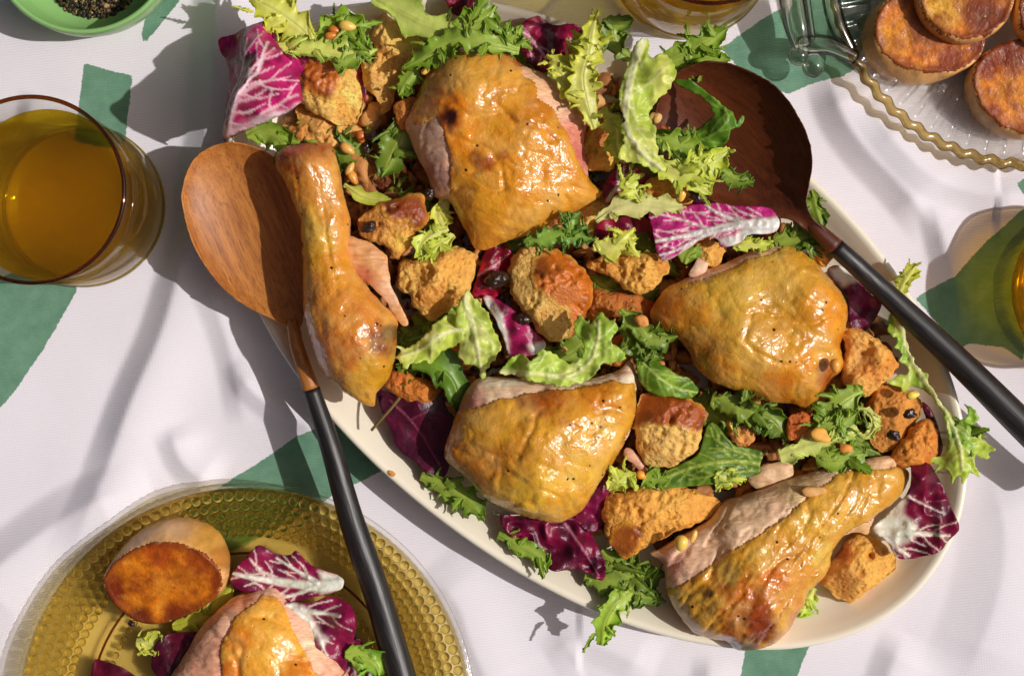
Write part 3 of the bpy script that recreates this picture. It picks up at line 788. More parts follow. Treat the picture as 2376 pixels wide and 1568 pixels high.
def strip(P, W, c, teeth, ruffle, curl, rng, seed, out, tips=1.0, ribw=.2, rib_h=5, tg=(0.0, 1.0), depth=.62):
    """one leaf blade along P (x,y,z) with left/right widths W; appends verts, faces, colours to out"""
    n = len(P); T = np.gradient(P, axis=0); T /= np.maximum(1e-6, np.linalg.norm(T, axis=1))[:, None]
    N = np.stack([T[:, 1], -T[:, 0], np.zeros(n)], 1); N /= np.maximum(1e-6, np.hypot(N[:, 0], N[:, 1]))[:, None]
    L = np.r_[0, np.cumsum(np.linalg.norm(np.diff(P, axis=0), axis=1))]
    vs = np.array([0, .12, .28, .45, .6, .74, .87, 1.0]); m = len(vs)
    cols = []; ph = rng.uniform(0, 9, 4); o1 = rng.uniform(0, 999)
    tt = np.linspace(tg[0], tg[1], n); Z = np.zeros(n)
    for sd in (-1, 1):
        w_ = W[:, 0] if sd > 0 else W[:, 1]
        so = o1 + sd * 177
        tooth = np.zeros(n); s0 = rng.uniform(0, teeth)
        while s0 < L[-1]:
            wd = teeth * rng.uniform(.3, .75); am = .15 + 1.0 * rng.uniform(0, 1) ** 1.7
            dd = (L - s0); dd = np.where(dd < 0, -dd / (wd * 1.3), dd / (wd * .7))
            tooth = np.maximum(tooth, am * np.clip(1 - dd, 0, 1) ** 1.15); s0 += teeth * (.3 + rng.exponential(.62))
        amp = 1.0
        lobe = .5 + .32 * np.sin(L / (teeth * 4.5) * 2 * np.pi + ph[2] + sd * 1.6 + 3.2 * vn(L + so, Z + 20, teeth * 6, seed + 3)) + .35 * vn(L + so, Z + 25, teeth * 3, seed + 4)
        big = np.clip(.35 + .8 * lobe, .35, 1.1)
        edge = big * (1 - depth * .4); tl_ = np.minimum(depth * 1.9 * teeth, .75 * w_ + 3) * tooth
        kap = curl * 3 + 1.25 * (ruffle / 10) * vn(L + so, Z + 33, teeth * 3.2, seed + 5) + .7 * (ruffle / 10) * vn(L + so, Z + 44, teeth * 1.4, seed + 6)
        kap = np.where(np.abs(kap) < .02, .02, kap)
        rows = []
        for v in vs:
            ww = w_ * v * (1 + (edge - 1) * v ** 1.8)
            a = kap * v ** 1.3
            a = np.where(np.abs(a) < 1e-4, 1e-4, a); ww = ww + v ** 2.6 * tl_; lat = ww * np.sin(a) / a; up = ww * (1 - np.cos(a)) / a
            wav = ruffle * .8 * v ** 1.3 * vn(L + so, Z + 71 + v * 8, teeth * 2.4, seed + 9)
            q = P + N * (sd * lat)[:, None] + T * (tooth * amp * teeth * .5 * v ** 5 * tips)[:, None]
            q = q + np.array([0, 0, 1.0]) * (up + wav + rib_h * np.exp(-(v / .12) ** 2))[:, None]
            rows.append(q)
            g = sstep(ribw * .6, ribw * 1.8, v)
            mid = lerp(lin(c[0]), lin(c[1]), tt[:, None]); ed = lerp(lerp(lin(c[0]), lin(c[1]), .6), lin(c[2]), (.25 + .75 * tt)[:, None])
            cc = lerp(lerp(lin(c[0]), mid, .35 * tt[:, None]), lerp(mid, ed, sstep(.25, .9, v)), g)
            cc = lerp(cc, lin(c[0]), (.3 * sstep(.85, 1, v) * tooth)[:, None])
            cols.append(cc * np.array([.94, .95, .66]) * (1 + .18 * fbm(q[:, 0], q[:, 1], 22, seed, 3))[:, None])
        base = len(out['V'])
        A_ = np.stack(rows, 1)
        out['V'].extend(A_.reshape(-1, 3)); out['C'].extend(np.stack(cols[-m:], 1).reshape(-1, 3))
        out['F'].append(grid_faces(n, m, flip=(sd < 0)) + base)

def frisee(label, spine, zs, w, c, seed, teeth=15, ruffle=9, curl=.12, lobes=6, lob=.9, ribw=.2, name='frisee_leaf', tg=(0, 1), depth=.46, cat='lettuce leaf', group='frisee leaves', wl=None, wr=None, ends=(.35, .12)):
    rng = np.random.default_rng(seed); teeth = teeth * .72
    sp = A(*spine); zz = np.interp(np.linspace(0, 1, len(sp)), np.linspace(0, 1, len(zs)), zs)
    P3 = np.array([true(x, y, z) for (x, y), z in zip(sp, zz)])
    P = resample(P3, 2.0); n = len(P); t = np.linspace(0, 1, n)
    def width(a):
        a = np.atleast_1d(np.asarray(a, float))
        if len(a) == 1:
            return a[0] * np.minimum(1, ends[0] + (1 - ends[0]) * sstep(0, .3, t)) * (ends[1] + (1 - ends[1]) * (1 - sstep(.72, 1, t)))
        return np.interp(t, np.linspace(0, 1, len(a)), a)
    W = np.stack([width(wl if wl is not None else w), width(wr if wr is not None else w)], 1) * 1.3
    out = dict(V=[], F=[], C=[])
    strip(P, W, c, teeth, ruffle, curl, rng, seed, out, ribw=ribw, tg=tg, depth=depth)
    T = np.gradient(P, axis=0); T /= np.maximum(1e-6, np.linalg.norm(T, axis=1))[:, None]
    lobes = int(lobes * 1.5)
    for i in range(lobes):
        u = (i + rng.uniform(.2, .8)) / lobes * .9 + .08; j = int(u * (n - 1)); sd = 1 if i % 2 else -1
        w0 = W[j, 0 if sd > 0 else 1]
        if w0 < 5: continue
        tx, ty = T[j, 0], T[j, 1]; nx, ny = ty * sd, -tx * sd
        thin = i % 3 != 0; u = min(.98, max(.05, u + rng.uniform(-.12, .12))); j = int(u * (n - 1))
        ln = w0 * lob * (rng.uniform(.45, .95) if thin else rng.uniform(.8, 1.3)); ang = rng.uniform(-.4, 1.2)
        s = np.linspace(0, 1, 5); bend = rng.uniform(-1.3, 1.3) if thin else rng.uniform(-.5, .7)
        dx = nx * math.cos(ang) + tx * math.sin(ang); dy = ny * math.cos(ang) + ty * math.sin(ang)
        Q = P[j] + np.array([nx, ny, 0]) * w0 * (.45 if thin else 0) + np.stack([s * ln * dx + bend * s ** 2 * ln * tx * .6, s * ln * dy + bend * s ** 2 * ln * ty * .6, 3 + s * rng.uniform(.1, .9) * ln - s ** 2 * rng.uniform(0, 1.0) * ln], 1)
        Q = resample(Q, 2.2); m = len(Q); ww = ln * (rng.uniform(.12, .24) if thin else rng.uniform(.32, .5)) * (1 - np.linspace(0, .97, m)) ** .55 * sstep(-.3, .35, np.linspace(0, 1, m))
        strip(Q, np.stack([ww, ww], 1), c, teeth * .75, ruffle * .8, curl, rng, seed + 31 + i, out, ribw=.12, rib_h=2, tg=(max(.35, u), 1), depth=.75)
    V = np.array(out['V']); F = np.vstack(out['F']); C = np.array(out['C'])
    org = (*P.mean(0)[:2], float(V[:, 2].min()))
    o = mesh(name, V, F, ML, org, col=C, gain=LG); tag(o, label, cat, group)
    md = o.modifiers.new('thickness', 'SOLIDIFY'); md.thickness = .00025; md.offset = 0
    return o

def leaf(name, label, poly, z, zm, cols, veins=(), side=(), whites=(), tilt=(0, 0), wave=(70, 14), pucker=(22, 5), curl=0, bumps=(), seed=1, step=3.5, pleat=0, mat=None, cat='radicchio leaf', group='radicchio leaves', jag=(1.5, 18), th=.0005):
    """flat leaf piece cut to an outline, with raised pale veins, waves and puckers"""
    tp = lambda q: truepts(q, zm)
    B = resample(tp(A(*poly)), step, True)
    t = np.roll(B, -1, 0) - np.roll(B, 1, 0); t /= np.hypot(*t.T)[:, None]
    B = B + np.stack([-t[:, 1], t[:, 0]], 1) * (fbm(B[:, 0], B[:, 1], jag[1], seed, 3) * jag[0])[:, None]
    V, T, D = fill(B, step, seed, rings=False)
    x, y = V.T; cen = V.mean(0)
    n = fbm(x, y, 26, seed, 4); n2 = fbm(x, y, 9, seed + 4, 3)
    zz = z + tilt[0] * (x - cen[0]) + tilt[1] * (y - cen[1]) + wave[1] * fbm(x, y, wave[0], seed + 7, 2) - curl * sstep(0, 45, D) * -1 + curl * -1
    pk = 1 - np.abs(vn(x, y, pucker[0], seed + 11)); zz = zz + pucker[1] * (pk - .5)
    for bx, by, r, a in bumps:
        q = tp(A((bx, by)))[0]; zz = zz + a * np.exp(-((x - q[0]) ** 2 + (y - q[1]) ** 2) / r ** 2)
    wv = np.zeros(len(V)); dn = fbm(x, y, 40, seed + 2, 3)
    vr = np.random.default_rng(seed); veins = list(veins)
    for line, w0, w1 in list(veins):
        if w0 < 4: continue
        L = resample(A(*line), 20)
        for i in range(1, len(L) - 1):
            t_ = L[i + 1] - L[i - 1]; t_ /= np.hypot(*t_); sg = 1 if i % 2 else -1; a_ = sg * vr.uniform(.5, .95); ca, sa = math.cos(a_), math.sin(a_)
            d_ = np.array([t_[0] * ca - t_[1] * sa, t_[0] * sa + t_[1] * ca]); ln = vr.uniform(24, 60)
            veins.append(([tuple(L[i]), tuple(L[i] + d_ * ln * .5), tuple(L[i] + (d_ + t_ * .35) * ln)], 2.2, .9))
    for line, w0, w1 in veins:
        L = resample(tp(A(*line)), 8); d = np.full(len(V), 1e9); tt = np.zeros(len(V))
        for i in range(len(L) - 1):
            a, b_ = L[i], L[i + 1]; ab = b_ - a; u = np.clip(((V - a) @ ab) / (ab @ ab), 0, 1)
            q = np.hypot(*(V - a - u[:, None] * ab).T); m = q < d; d[m] = q[m]; tt[m] = (i + u[m]) / (len(L) - 1)
        ww = lerp(w0, w1, tt) * (1 + .25 * n)
        zz = zz + pleat * np.exp(-(d / 20) ** 2); k = 1 - sstep(ww * .6, ww * 1.1 + 1.0, d); wv = np.maximum(wv, k * (.95 if w0 > 4 else .7 if w0 > 1.6 else .5)); zz = zz + k * min(6, w0 * .6)
    for p in whites: wv = np.maximum(wv, sstep(-7, 9, sdf(tp(A(*p)), V) + n * 9))
    C = lerp(lin(cols[0]), lin(cols[1]), sstep(-.35, .4, dn + .5 * n)[:, None]) * (1 + .25 * n2)[:, None]
    C = lerp(C, lin(cols[2]) * (1 + .06 * n)[:, None], np.clip(wv, 0, 1)[:, None])
    org = (cen[0], cen[1], float(zz.min()))
    o = mesh(name, np.column_stack([V, zz]), T, mat or MR, org, col=C, gain=LG); tag(o, label, cat, group)
    md = o.modifiers.new('thickness', 'SOLIDIFY'); md.thickness = th; md.offset = -1
    return o

def small(name, label, x, y, z, size, ang, col, mat, cat, group, kind='nut', seed=1):
    t = true(x, y, z); V = ICO3[0].copy() if kind != 'crumb' else ICO2[0].copy()
    if kind == 'nut': V[:, 1:] *= (1 - .22 * V[:, :1])
    if kind in ('currant', 'crumb'):
        d = fbm(V[:, 0] * 30 + V[:, 2] * 17, V[:, 1] * 30 - V[:, 2] * 11, 18 if kind == 'currant' else 26, seed, 3); V = V * (1 + (.42 if kind == 'currant' else .5) * d)[:, None]
    n = fbm(V[:, 0] * 20, V[:, 1] * 20, 16, seed, 2)
    C = lin(col) * np.array([.85, .8, .62]) * (1 + .18 * n)[:, None]
    V = V * size * (.86 if kind == 'nut' else 1); a = math.radians(ang); c, s = math.cos(a), math.sin(a)
    V = np.column_stack([V[:, 0] * c - V[:, 1] * s, V[:, 0] * s + V[:, 1] * c, V[:, 2]]) + t
    tag(mesh(name, V, ICO3[1] if kind != 'crumb' else ICO2[1], mat, t, col=C), label, cat, group)

def potato(name, label, poly, face, z, zm, T, tilt, seed, spots=(), group='roasted potato slices', cat='potato', soft=26, bspots=()):
    tp = lambda q: truepts(q, zm)
    B = resample(tp(A(*poly)), 5, True); V, Tt, D = fill(B, 5, seed); cen = V.mean(0); x, y = V.T
    fp = resample(tp(A(*face)), 6, True); s = sdf(fp, V) + 4 * fbm(x, y, 40, seed + 5, 3); H = Inflate(B, 5).h(V)
    side = np.clip(H / np.maximum(1, (H + np.maximum(0, -s) * .9)), 0, 1)
    pl = z + T + tilt[0] * (x - cen[0]) + tilt[1] * (y - cen[1])
    low = z + (pl - z) * np.clip(np.sqrt(np.clip(D / np.maximum(1e-6, D + np.maximum(0, -s)), 0, 1)), 0, 1)
    low = low + np.clip(D / 12, 0, 1) * (5 * fbm(x, y, 34, seed + 8, 3))
    top = np.where(s > 0, pl + 3 * sstep(0, 14, s) * 0 + 2.0 * fbm(x, y, 30, seed, 3) + 3 * np.exp(-((s - 6) / 6) ** 2), low)
    b = dict(V=V, T=Tt, D=D, top=top, bot=np.full(len(V), z - 14.0), cen=cen, z=z, dep=14, tp=tp, H=H)
    b['top'][D == 0] = z + 1
    org = (*cen, z - 14); e = tag(empty(name, org), label, cat, group)
    VV, F, inner = closed(b); C = np.array([.8, .74, .6]) * paint(V, tp, (206, 158, 104), [(V_[0], V_[1], V_[2], V_[3], V_[4]) for V_ in bspots], (), seed, .3, 22); C = np.vstack([C, C[inner]])
    mesh('potato_body', VV, F, MPSIDE, org, e, col=C)
    shell(b, 'seared_face', [face], MPOT, org, e, (212, 128, 30), spots, (), 2.2, seed, 3.5, .5, rim=(92, 34, 14))

# ================================================================ the bed of small bread bits under everything
def crumb_bed():
    rng = np.random.default_rng(11)
    poly = A((665, 230), (850, 95), (1100, 70), (1350, 130), (1600, 310), (1850, 540), (2040, 770), (2110, 950), (2110, 1090), (1960, 1210), (1700, 1240), (1470, 1260), (1230, 1190), (1020, 1040), (880, 850), (745, 650), (670, 420))
    poly = truepts(poly, 60); Vs, Fs, Cs = [], [], []; n0 = 0
    pal = [(150, 96, 48), (182, 124, 66), (120, 72, 34), (202, 150, 88), (96, 56, 28), (78, 96, 34)]
    while len(Vs) < 1900:
        p = rng.uniform(poly.min(0), poly.max(0)); d = sdf(poly, p[None])[0]
        if d < 0: continue
        s = rng.uniform(7, 15) if rng.random() < .55 else rng.uniform(15, 34); z = 30 + min(1, d / 90) * rng.uniform(0, 46) + s * .3
        IC = ICO2 if s > 14 else ICO1
        d3 = fbm(IC[0][:, 0] * 30 + len(Vs) * 7, IC[0][:, 1] * 30 + IC[0][:, 2] * 13, 17, len(Vs), 3)
        v = IC[0] * (1 + .95 * d3)[:, None] * s * rng.uniform(.55, 1.35, 3) + [p[0], p[1], z]
        Vs.append(v); Fs.append(IC[1] + n0); n0 += len(v)
        Cs.append(np.tile(lin(pal[rng.choice(6, p=[.27, .25, .18, .14, .1, .06])]), (len(v), 1)))
    o = mesh('bread_crumbs', np.vstack(Vs), np.vstack(Fs), MCRUMB, (*PC, 27), col=np.vstack(Cs), smooth=False, gain=1.2)
    tag(o, 'small toasted bread bits bedded under the salad on the platter', 'bread crumbs', kind='stuff')
crumb_bed()

# ================================================================ chicken
chicken('chicken_thigh', 'large golden chicken piece with a dark burnt spot, at the platter top',
    [(968, 215), (985, 178), (1015, 140), (1050, 114), (1095, 104), (1150, 107), (1187, 122), (1208, 143), (1262, 166), (1305, 192), (1342, 217), (1363, 245), (1362, 290), (1356, 330), (1364, 380), (1370, 415), (1396, 446), (1345, 482), (1292, 506), (1242, 536), (1180, 556), (1112, 578), (1092, 556), (1078, 528), (1058, 492), (1040, 462), (1006, 452), (990, 405), (966, 362), (948, 315), (936, 284), (950, 250)],
    150, 205,
    [[(960, 290), (958, 215), (985, 170), (1015, 130), (1050, 105), (1095, 95), (1150, 98), (1195, 115), (1206, 145), (1214, 178), (1243, 196), (1246, 232), (1284, 254), (1298, 286), (1316, 312), (1330, 350), (1348, 390), (1372, 420), (1402, 448), (1345, 486), (1292, 512), (1242, 546), (1180, 566), (1100, 590), (1080, 540), (1062, 495), (1044, 455), (1046, 400), (1042, 345), (1034, 306), (1016, 276), (985, 286)]],
    (212, 152, 70),
    [(1035, 200, 95, (168, 112, 62), .75), (1000, 250, 70, (160, 108, 70), .7), (1120, 190, 90, (214, 160, 84), .7), (1075, 330, 70, (226, 140, 34), .85), (1060, 255, 40, (220, 130, 30), .8), (1160, 300, 120, (214, 150, 62), .6), (1230, 380, 120, (222, 150, 52), .6), (1195, 130, 40, (180, 92, 36), .7), (1044, 285, 34, (150, 66, 20), .7), (1046, 276, 22, (46, 14, 8), 1.0), (1126, 386, 30, (150, 66, 20), .85), (1105, 372, 18, (130, 52, 16), .7), (1170, 365, 18, (165, 80, 24), .7), (1265, 250, 45, (186, 112, 44), .6), (1110, 545, 50, (204, 132, 54), .6), (1340, 430, 40, (214, 150, 66), .6), (1130, 470, 90, (218, 152, 52), .5)],
    meat=(224, 182, 152), mspots=[(1335, 330, 70, (214, 138, 118), .85), (1250, 190, 60, (226, 184, 140), .6), (990, 330, 80, (190, 160, 138), .9), (1010, 420, 60, (168, 134, 124), .9), (1350, 370, 40, (190, 96, 96), .6)],
    k=.62, hmax=135, dep=55, bumps=[(1100, 200, 90, 22), (1230, 330, 70, 12), (1150, 450, 80, 14), (1060, 330, 40, 8), (1300, 250, 40, -18)], seed=3)

chicken('chicken_drumstick', 'browned chicken drumstick lying across the light wooden spoon',
    [(640, 366), (658, 346), (700, 335), (745, 332), (770, 341), (781, 372), (789, 400), (792, 436), (809, 497), (811, 537), (806, 565), (815, 611), (846, 659), (880, 698), (917, 737), (919, 765), (915, 825), (897, 880), (870, 912), (866, 943), (834, 933), (783, 898), (745, 855), (725, 807), (718, 780), (705, 724), (704, 648), (701, 573), (697, 512), (681, 472), (661, 421), (643, 394)],
    205, 235,
    [[(620, 350), (660, 325), (745, 318), (790, 340), (810, 420), (826, 500), (824, 570), (850, 650), (935, 735), (930, 830), (900, 890), (870, 960), (780, 910), (725, 860), (700, 760), (690, 640), (685, 520), (650, 430)]],
    (208, 142, 70),
    [(700, 370, 70, (168, 84, 36), .85), (660, 375, 30, (120, 56, 26), .6), (750, 350, 40, (160, 76, 36), .7), (745, 400, 40, (206, 138, 66), .6), (735, 560, 60, (214, 168, 88), .8), (720, 520, 40, (216, 176, 112), .7), (760, 640, 60, (214, 150, 56), .7), (730, 680, 50, (198, 128, 72), .8), (790, 720, 60, (214, 138, 74), .7), (840, 720, 60, (210, 142, 84), .7), (760, 800, 60, (192, 104, 44), .8), (820, 830, 50, (186, 100, 42), .7), (890, 790, 42, (120, 56, 20), .9), (905, 770, 24, (70, 30, 14), .8), (860, 870, 55, (196, 150, 54), .8), (770, 870, 45, (170, 110, 62), .8), (840, 915, 40, (206, 152, 60), .7), (780, 500, 40, (212, 140, 60), .6)],
    meat=(216, 160, 116), k=.78, hmax=120, dep=42, tilt=(0, -.06), bumps=[(760, 470, 40, -8), (800, 780, 70, 16), (715, 365, 40, 10)], seed=5, noise=((80, 6), (30, 3.2), (12, 1.4)), crease=(70, 3, 1.3, 3.0))
# loose flap of flesh beside the drumstick
def flap(label, name, poly, z, zm, col, spots, k=.35, seed=1, parent=None, hmax=30, noise=((40, 4), (14, 2.5)), mat=None, tilt=(0, 0), cat='chicken', group='roast chicken pieces'):
    b = blob(poly, z, zm, k, hmax, 18, tilt, 4.6, (), noise, (2.5, 14), seed)
    VV, F, inner = closed(b); C = paint(b['V'], b['tp'], col, spots, (), seed) * np.array([.72, .68, .6]); C = np.vstack([C, C[inner]])
    return tag(mesh(name, VV, F, mat or MM, (*b['cen'], z - 18), col=C), label, cat, group)
flap('flat strip of pale chicken meat pulled away beside the drumstick', 'chicken_strip', [(780, 548), (846, 556), (875, 575), (897, 593), (902, 625), (908, 662), (928, 708), (948, 748), (932, 754), (908, 722), (892, 696), (858, 660), (822, 640), (786, 600)], 208, 220, (226, 170, 116), [(870, 600, 40, (214, 160, 108), .6), (905, 680, 40, (232, 186, 150), .8), (840, 640, 30, (204, 120, 90), .7)], seed=6)

chicken('chicken_thigh', 'rounded golden chicken thigh under the radicchio leaf with the white midrib',
    [(1582, 651), (1615, 636), (1648, 622), (1682, 610), (1743, 583), (1790, 570), (1845, 568), (1885, 590), (1905, 615), (1935, 652), (1965, 690), (1972, 725), (1968, 758), (1955, 800), (1962, 850), (1935, 880), (1905, 925), (1885, 950), (1840, 936), (1790, 933), (1745, 912), (1700, 902), (1655, 882), (1622, 852), (1602, 812), (1565, 775), (1530, 760), (1514, 728), (1526, 699), (1550, 670)],
    140, 200,
    [[(1560, 640), (1600, 655), (1650, 645), (1690, 625), (1740, 600), (1790, 590), (1840, 556), (1900, 580), (1950, 640), (1990, 700), (1985, 770), (1970, 860), (1920, 930), (1885, 965), (1830, 948), (1740, 925), (1650, 895), (1600, 840), (1550, 790), (1495, 740), (1510, 690)]],
    (214, 160, 76),
    [(1560, 720, 60, (176, 104, 42), .9), (1620, 800, 60, (186, 108, 38), .85), (1660, 850, 45, (204, 128, 36), .8), (1620, 730, 60, (198, 138, 56), .7), (1700, 680, 80, (218, 178, 96), .8), (1800, 650, 80, (222, 182, 110), .7), (1920, 720, 70, (222, 150, 56), .85), (1860, 780, 70, (218, 160, 66), .6), (1770, 750, 60, (198, 150, 64), .6), (1800, 690, 40, (180, 136, 62), .6), (1850, 850, 50, (222, 150, 44), .7), (1800, 900, 50, (206, 126, 40), .8), (1920, 880, 45, (160, 78, 26), .85), (1900, 600, 40, (204, 150, 50), .7), (1880, 920, 40, (190, 130, 56), .7), (1700, 800, 60, (222, 176, 100), .7), (1960, 790, 30, (200, 120, 44), .6)],
    meat=(226, 180, 144), mspots=[(1880, 945, 40, (200, 160, 100), .7)], k=.62, hmax=125, dep=50, bumps=[(1800, 720, 60, -14), (1740, 760, 70, 16), (1880, 690, 60, 14), (1620, 740, 50, 10), (1840, 850, 50, 8)], seed=8)

chicken('chicken_breast', 'golden chicken breast with a pale cut edge along its top, in the lower middle',
    [(1072, 925), (1092, 893), (1122, 875), (1200, 880), (1300, 886), (1385, 876), (1440, 858), (1465, 835), (1480, 870), (1479, 920), (1476, 960), (1462, 1010), (1432, 1060), (1406, 1100), (1380, 1140), (1352, 1185), (1322, 1205), (1290, 1216), (1240, 1206), (1190, 1190), (1130, 1160), (1080, 1110), (1040, 1075), (1030, 1050), (1045, 1000), (1060, 960)],
    150, 210,
    [[(1046, 975), (1075, 952), (1120, 940), (1160, 928), (1232, 912), (1310, 903), (1390, 893), (1425, 880), (1450, 892), (1470, 890), (1484, 930), (1474, 968), (1450, 1020), (1440, 1058), (1412, 1105), (1385, 1150), (1350, 1200), (1290, 1230), (1180, 1200), (1070, 1125), (1015, 1075), (1018, 1040)]],
    (214, 160, 74),
    [(1050, 1060, 50, (212, 136, 40), .8), (1090, 1120, 70, (150, 92, 48), .85), (1180, 1170, 60, (196, 140, 62), .7), (1240, 1130, 90, (224, 180, 84), .8), (1150, 1000, 60, (206, 150, 62), .7), (1120, 960, 45, (206, 160, 100), .8), (1280, 930, 60, (176, 92, 34), .85), (1225, 925, 40, (150, 72, 26), .8), (1380, 910, 60, (204, 130, 52), .75), (1320, 1000, 80, (222, 164, 66), .6), (1200, 1060, 60, (190, 130, 56), .6), (1400, 1020, 50, (226, 182, 118), .8), (1350, 1100, 60, (226, 184, 100), .7), (1290, 1190, 40, (214, 160, 60), .7), (1130, 1070, 50, (190, 122, 40), .7)],
    meat=(232, 200, 170), mspots=[(1090, 920, 50, (196, 150, 136), .8), (1400, 890, 60, (236, 208, 180), .6), (1085, 945, 30, (176, 110, 104), .6)], mcp=[([(1090, 880), (1480, 870), (1480, 884), (1090, 896)], (244, 222, 196), 8)],
    k=.66, hmax=130, dep=55, bumps=[(1280, 1020, 110, 22), (1130, 1000, 60, 10), (1250, 1140, 80, 12), (1440, 900, 40, 14)], seed=9)

chicken('chicken_quarter', 'chicken leg quarter with dark browned skin and pale sliced meat, lowest on the platter',
    [(1512, 1290), (1541, 1276), (1600, 1240), (1648, 1210), (1682, 1172), (1740, 1150), (1830, 1117), (1930, 1087), (2000, 1070), (2090, 1060), (2086, 1084), (2115, 1097), (2108, 1135), (2078, 1170), (2060, 1184), (2040, 1198), (2028, 1225), (2020, 1245), (1992, 1238), (1958, 1250), (1946, 1266), (1933, 1290), (1931, 1318), (1903, 1356), (1876, 1376), (1870, 1404), (1850, 1437), (1832, 1470), (1782, 1505), (1715, 1512), (1690, 1490), (1617, 1472), (1567, 1412), (1549, 1361), (1541, 1312)],
    120, 170,
    [[(1545, 1372), (1590, 1350), (1632, 1318), (1668, 1290), (1730, 1250), (1790, 1215), (1850, 1170), (1900, 1128), (1950, 1100), (2010, 1088), (2085, 1088), (2130, 1090), (2125, 1140), (2090, 1175), (2050, 1195), (2010, 1215), (1985, 1225), (1958, 1245), (1950, 1290), (1945, 1330), (1915, 1370), (1890, 1390), (1880, 1420), (1850, 1475), (1790, 1520), (1710, 1525), (1600, 1490), (1545, 1420)]],
    (212, 158, 74),
    [(1590, 1390, 50, (206, 164, 96), .8), (1600, 1430, 50, (196, 150, 80), .7), (1740, 1400, 70, (160, 74, 22), .9), (1760, 1450, 60, (130, 54, 18), .9), (1700, 1480, 50, (150, 78, 28), .8), (1700, 1360, 50, (190, 112, 40), .8), (1790, 1330, 60, (196, 106, 32), .85), (1730, 1500, 40, (90, 36, 14), .8), (1850, 1300, 70, (206, 144, 58), .7), (1830, 1400, 50, (204, 140, 62), .7), (1900, 1200, 80, (220, 176, 96), .7), (2020, 1120, 60, (222, 164, 80), .7), (1980, 1160, 50, (218, 172, 92), .6), (1690, 1320, 30, (186, 150, 84), .8), (1640, 1370, 18, (90, 62, 40), .8), (1760, 1290, 40, (222, 178, 104), .7), (1905, 1290, 40, (222, 186, 116), .8), (1845, 1440, 30, (184, 108, 44), .7)],
    meat=(226, 192, 160), mspots=[(1720, 1190, 90, (216, 186, 150), .7), (1560, 1310, 40, (220, 168, 148), .8), (1850, 1130, 60, (206, 180, 130), .7), (2060, 1075, 40, (234, 192, 146), .7), (2010, 1240, 30, (226, 186, 130), .8)],
    k=.62, hmax=120, dep=50, bumps=[(1760, 1330, 70, 16), (1690, 1430, 80, 18), (1900, 1190, 60, 10), (1640, 1270, 40, -16), (1700, 1230, 30, 12)], seed=12, noise=((90, 8), (30, 5), (12, 1.8)), crease=(60, 7, -.9, 4.0))

chicken('chicken_breast', 'small golden chicken piece with pink cut sides, on the amber plate',
    [(378, 1600), (398, 1560), (430, 1508), (458, 1462), (500, 1420), (530, 1394), (560, 1384), (605, 1374), (630, 1369), (660, 1398), (700, 1430), (738, 1476), (772, 1530), (800, 1572), (810, 1650), (700, 1720), (450, 1720), (380, 1660)],
    60, 130,
    [[(520, 1600), (514, 1540), (518, 1490), (540, 1445), (568, 1412), (606, 1384), (636, 1388), (660, 1420), (678, 1462), (700, 1500), (722, 1540), (742, 1580), (760, 1650), (700, 1730), (540, 1730)]],
    (232, 166, 78),
    [(600, 1440, 60, (238, 176, 84), .7), (560, 1480, 40, (226, 140, 54), .8), (650, 1500, 70, (240, 184, 106), .7), (540, 1560, 40, (214, 112, 34), .8), (690, 1560, 50, (222, 140, 50), .8), (610, 1550, 60, (240, 178, 90), .6)],
    meat=(236, 180, 150), mspots=[(480, 1470, 60, (230, 176, 146), .6), (470, 1540, 60, (240, 170, 140), .7), (720, 1500, 50, (244, 200, 164), .7), (560, 1395, 30, (224, 150, 110), .7)],
    k=.6, hmax=125, dep=40, bumps=[(620, 1480, 80, 14), (500, 1440, 30, 8)], seed=15)
flap('pale chicken strip lying against the dark green leaf at the lower right', 'chicken_strip', [(1735, 1112), (1752, 1090), (1780, 1076), (1830, 1070), (1842, 1084), (1838, 1112), (1800, 1128), (1760, 1135)], 118, 130, (230, 196, 156), [], k=.5, seed=21)
flap('shredded pink chicken scrap between the breast and the crusty bread cube', 'chicken_scrap', [(1452, 1040), (1470, 1045), (1490, 1070), (1502, 1092), (1490, 1100), (1470, 1078), (1450, 1060)], 150, 158, (226, 176, 150), [], k=.5, seed=22)
flap('pale shred of chicken poking out above the right thigh', 'chicken_scrap', [(1598, 640), (1612, 612), (1622, 596), (1634, 606), (1642, 600), (1640, 626), (1620, 642)], 165, 175, (232, 196, 172), [], k=.5, seed=23)
flap('curled skin strip hanging from the pale sliced meat of the chicken leg', 'chicken_scrap', [(1858, 1136), (1880, 1130), (1912, 1132), (1918, 1142), (1890, 1152), (1868, 1150)], 196, 205, (228, 176, 110), [], k=.6, seed=24, hmax=10)

# ================================================================ torn bread
bread('bread chunk with browned crust top, beside the large purple radicchio leaf at top left',
    [(708, 119), (760, 118), (811, 124), (815, 142), (828, 180), (838, 212), (844, 243), (821, 284), (791, 288), (751, 273), (695, 238), (677, 217), (687, 177), (695, 141)], 120, 150,
    crust=[[(700, 105), (816, 110), (822, 150), (800, 184), (786, 205), (770, 242), (730, 226), (686, 208), (680, 180), (690, 140)]], crcol=(196, 112, 52), spots=[(810, 235, 50, (236, 196, 116), .8)], planes=[(790, 210, -.55, .35, 60), (740, 170, .1, -.12, 56)], seed=31, hmax=66)
bread('crumbly torn bread piece just above the drumstick knuckle', [(682, 243), (712, 246), (746, 268), (770, 284), (795, 288), (836, 296), (842, 320), (821, 338), (790, 345), (768, 350), (740, 340), (718, 336), (700, 331), (675, 331), (680, 306), (667, 295), (692, 283)], 95, 120, (214, 160, 98), seed=32, rough=1.9, k=.7, hmax=46)
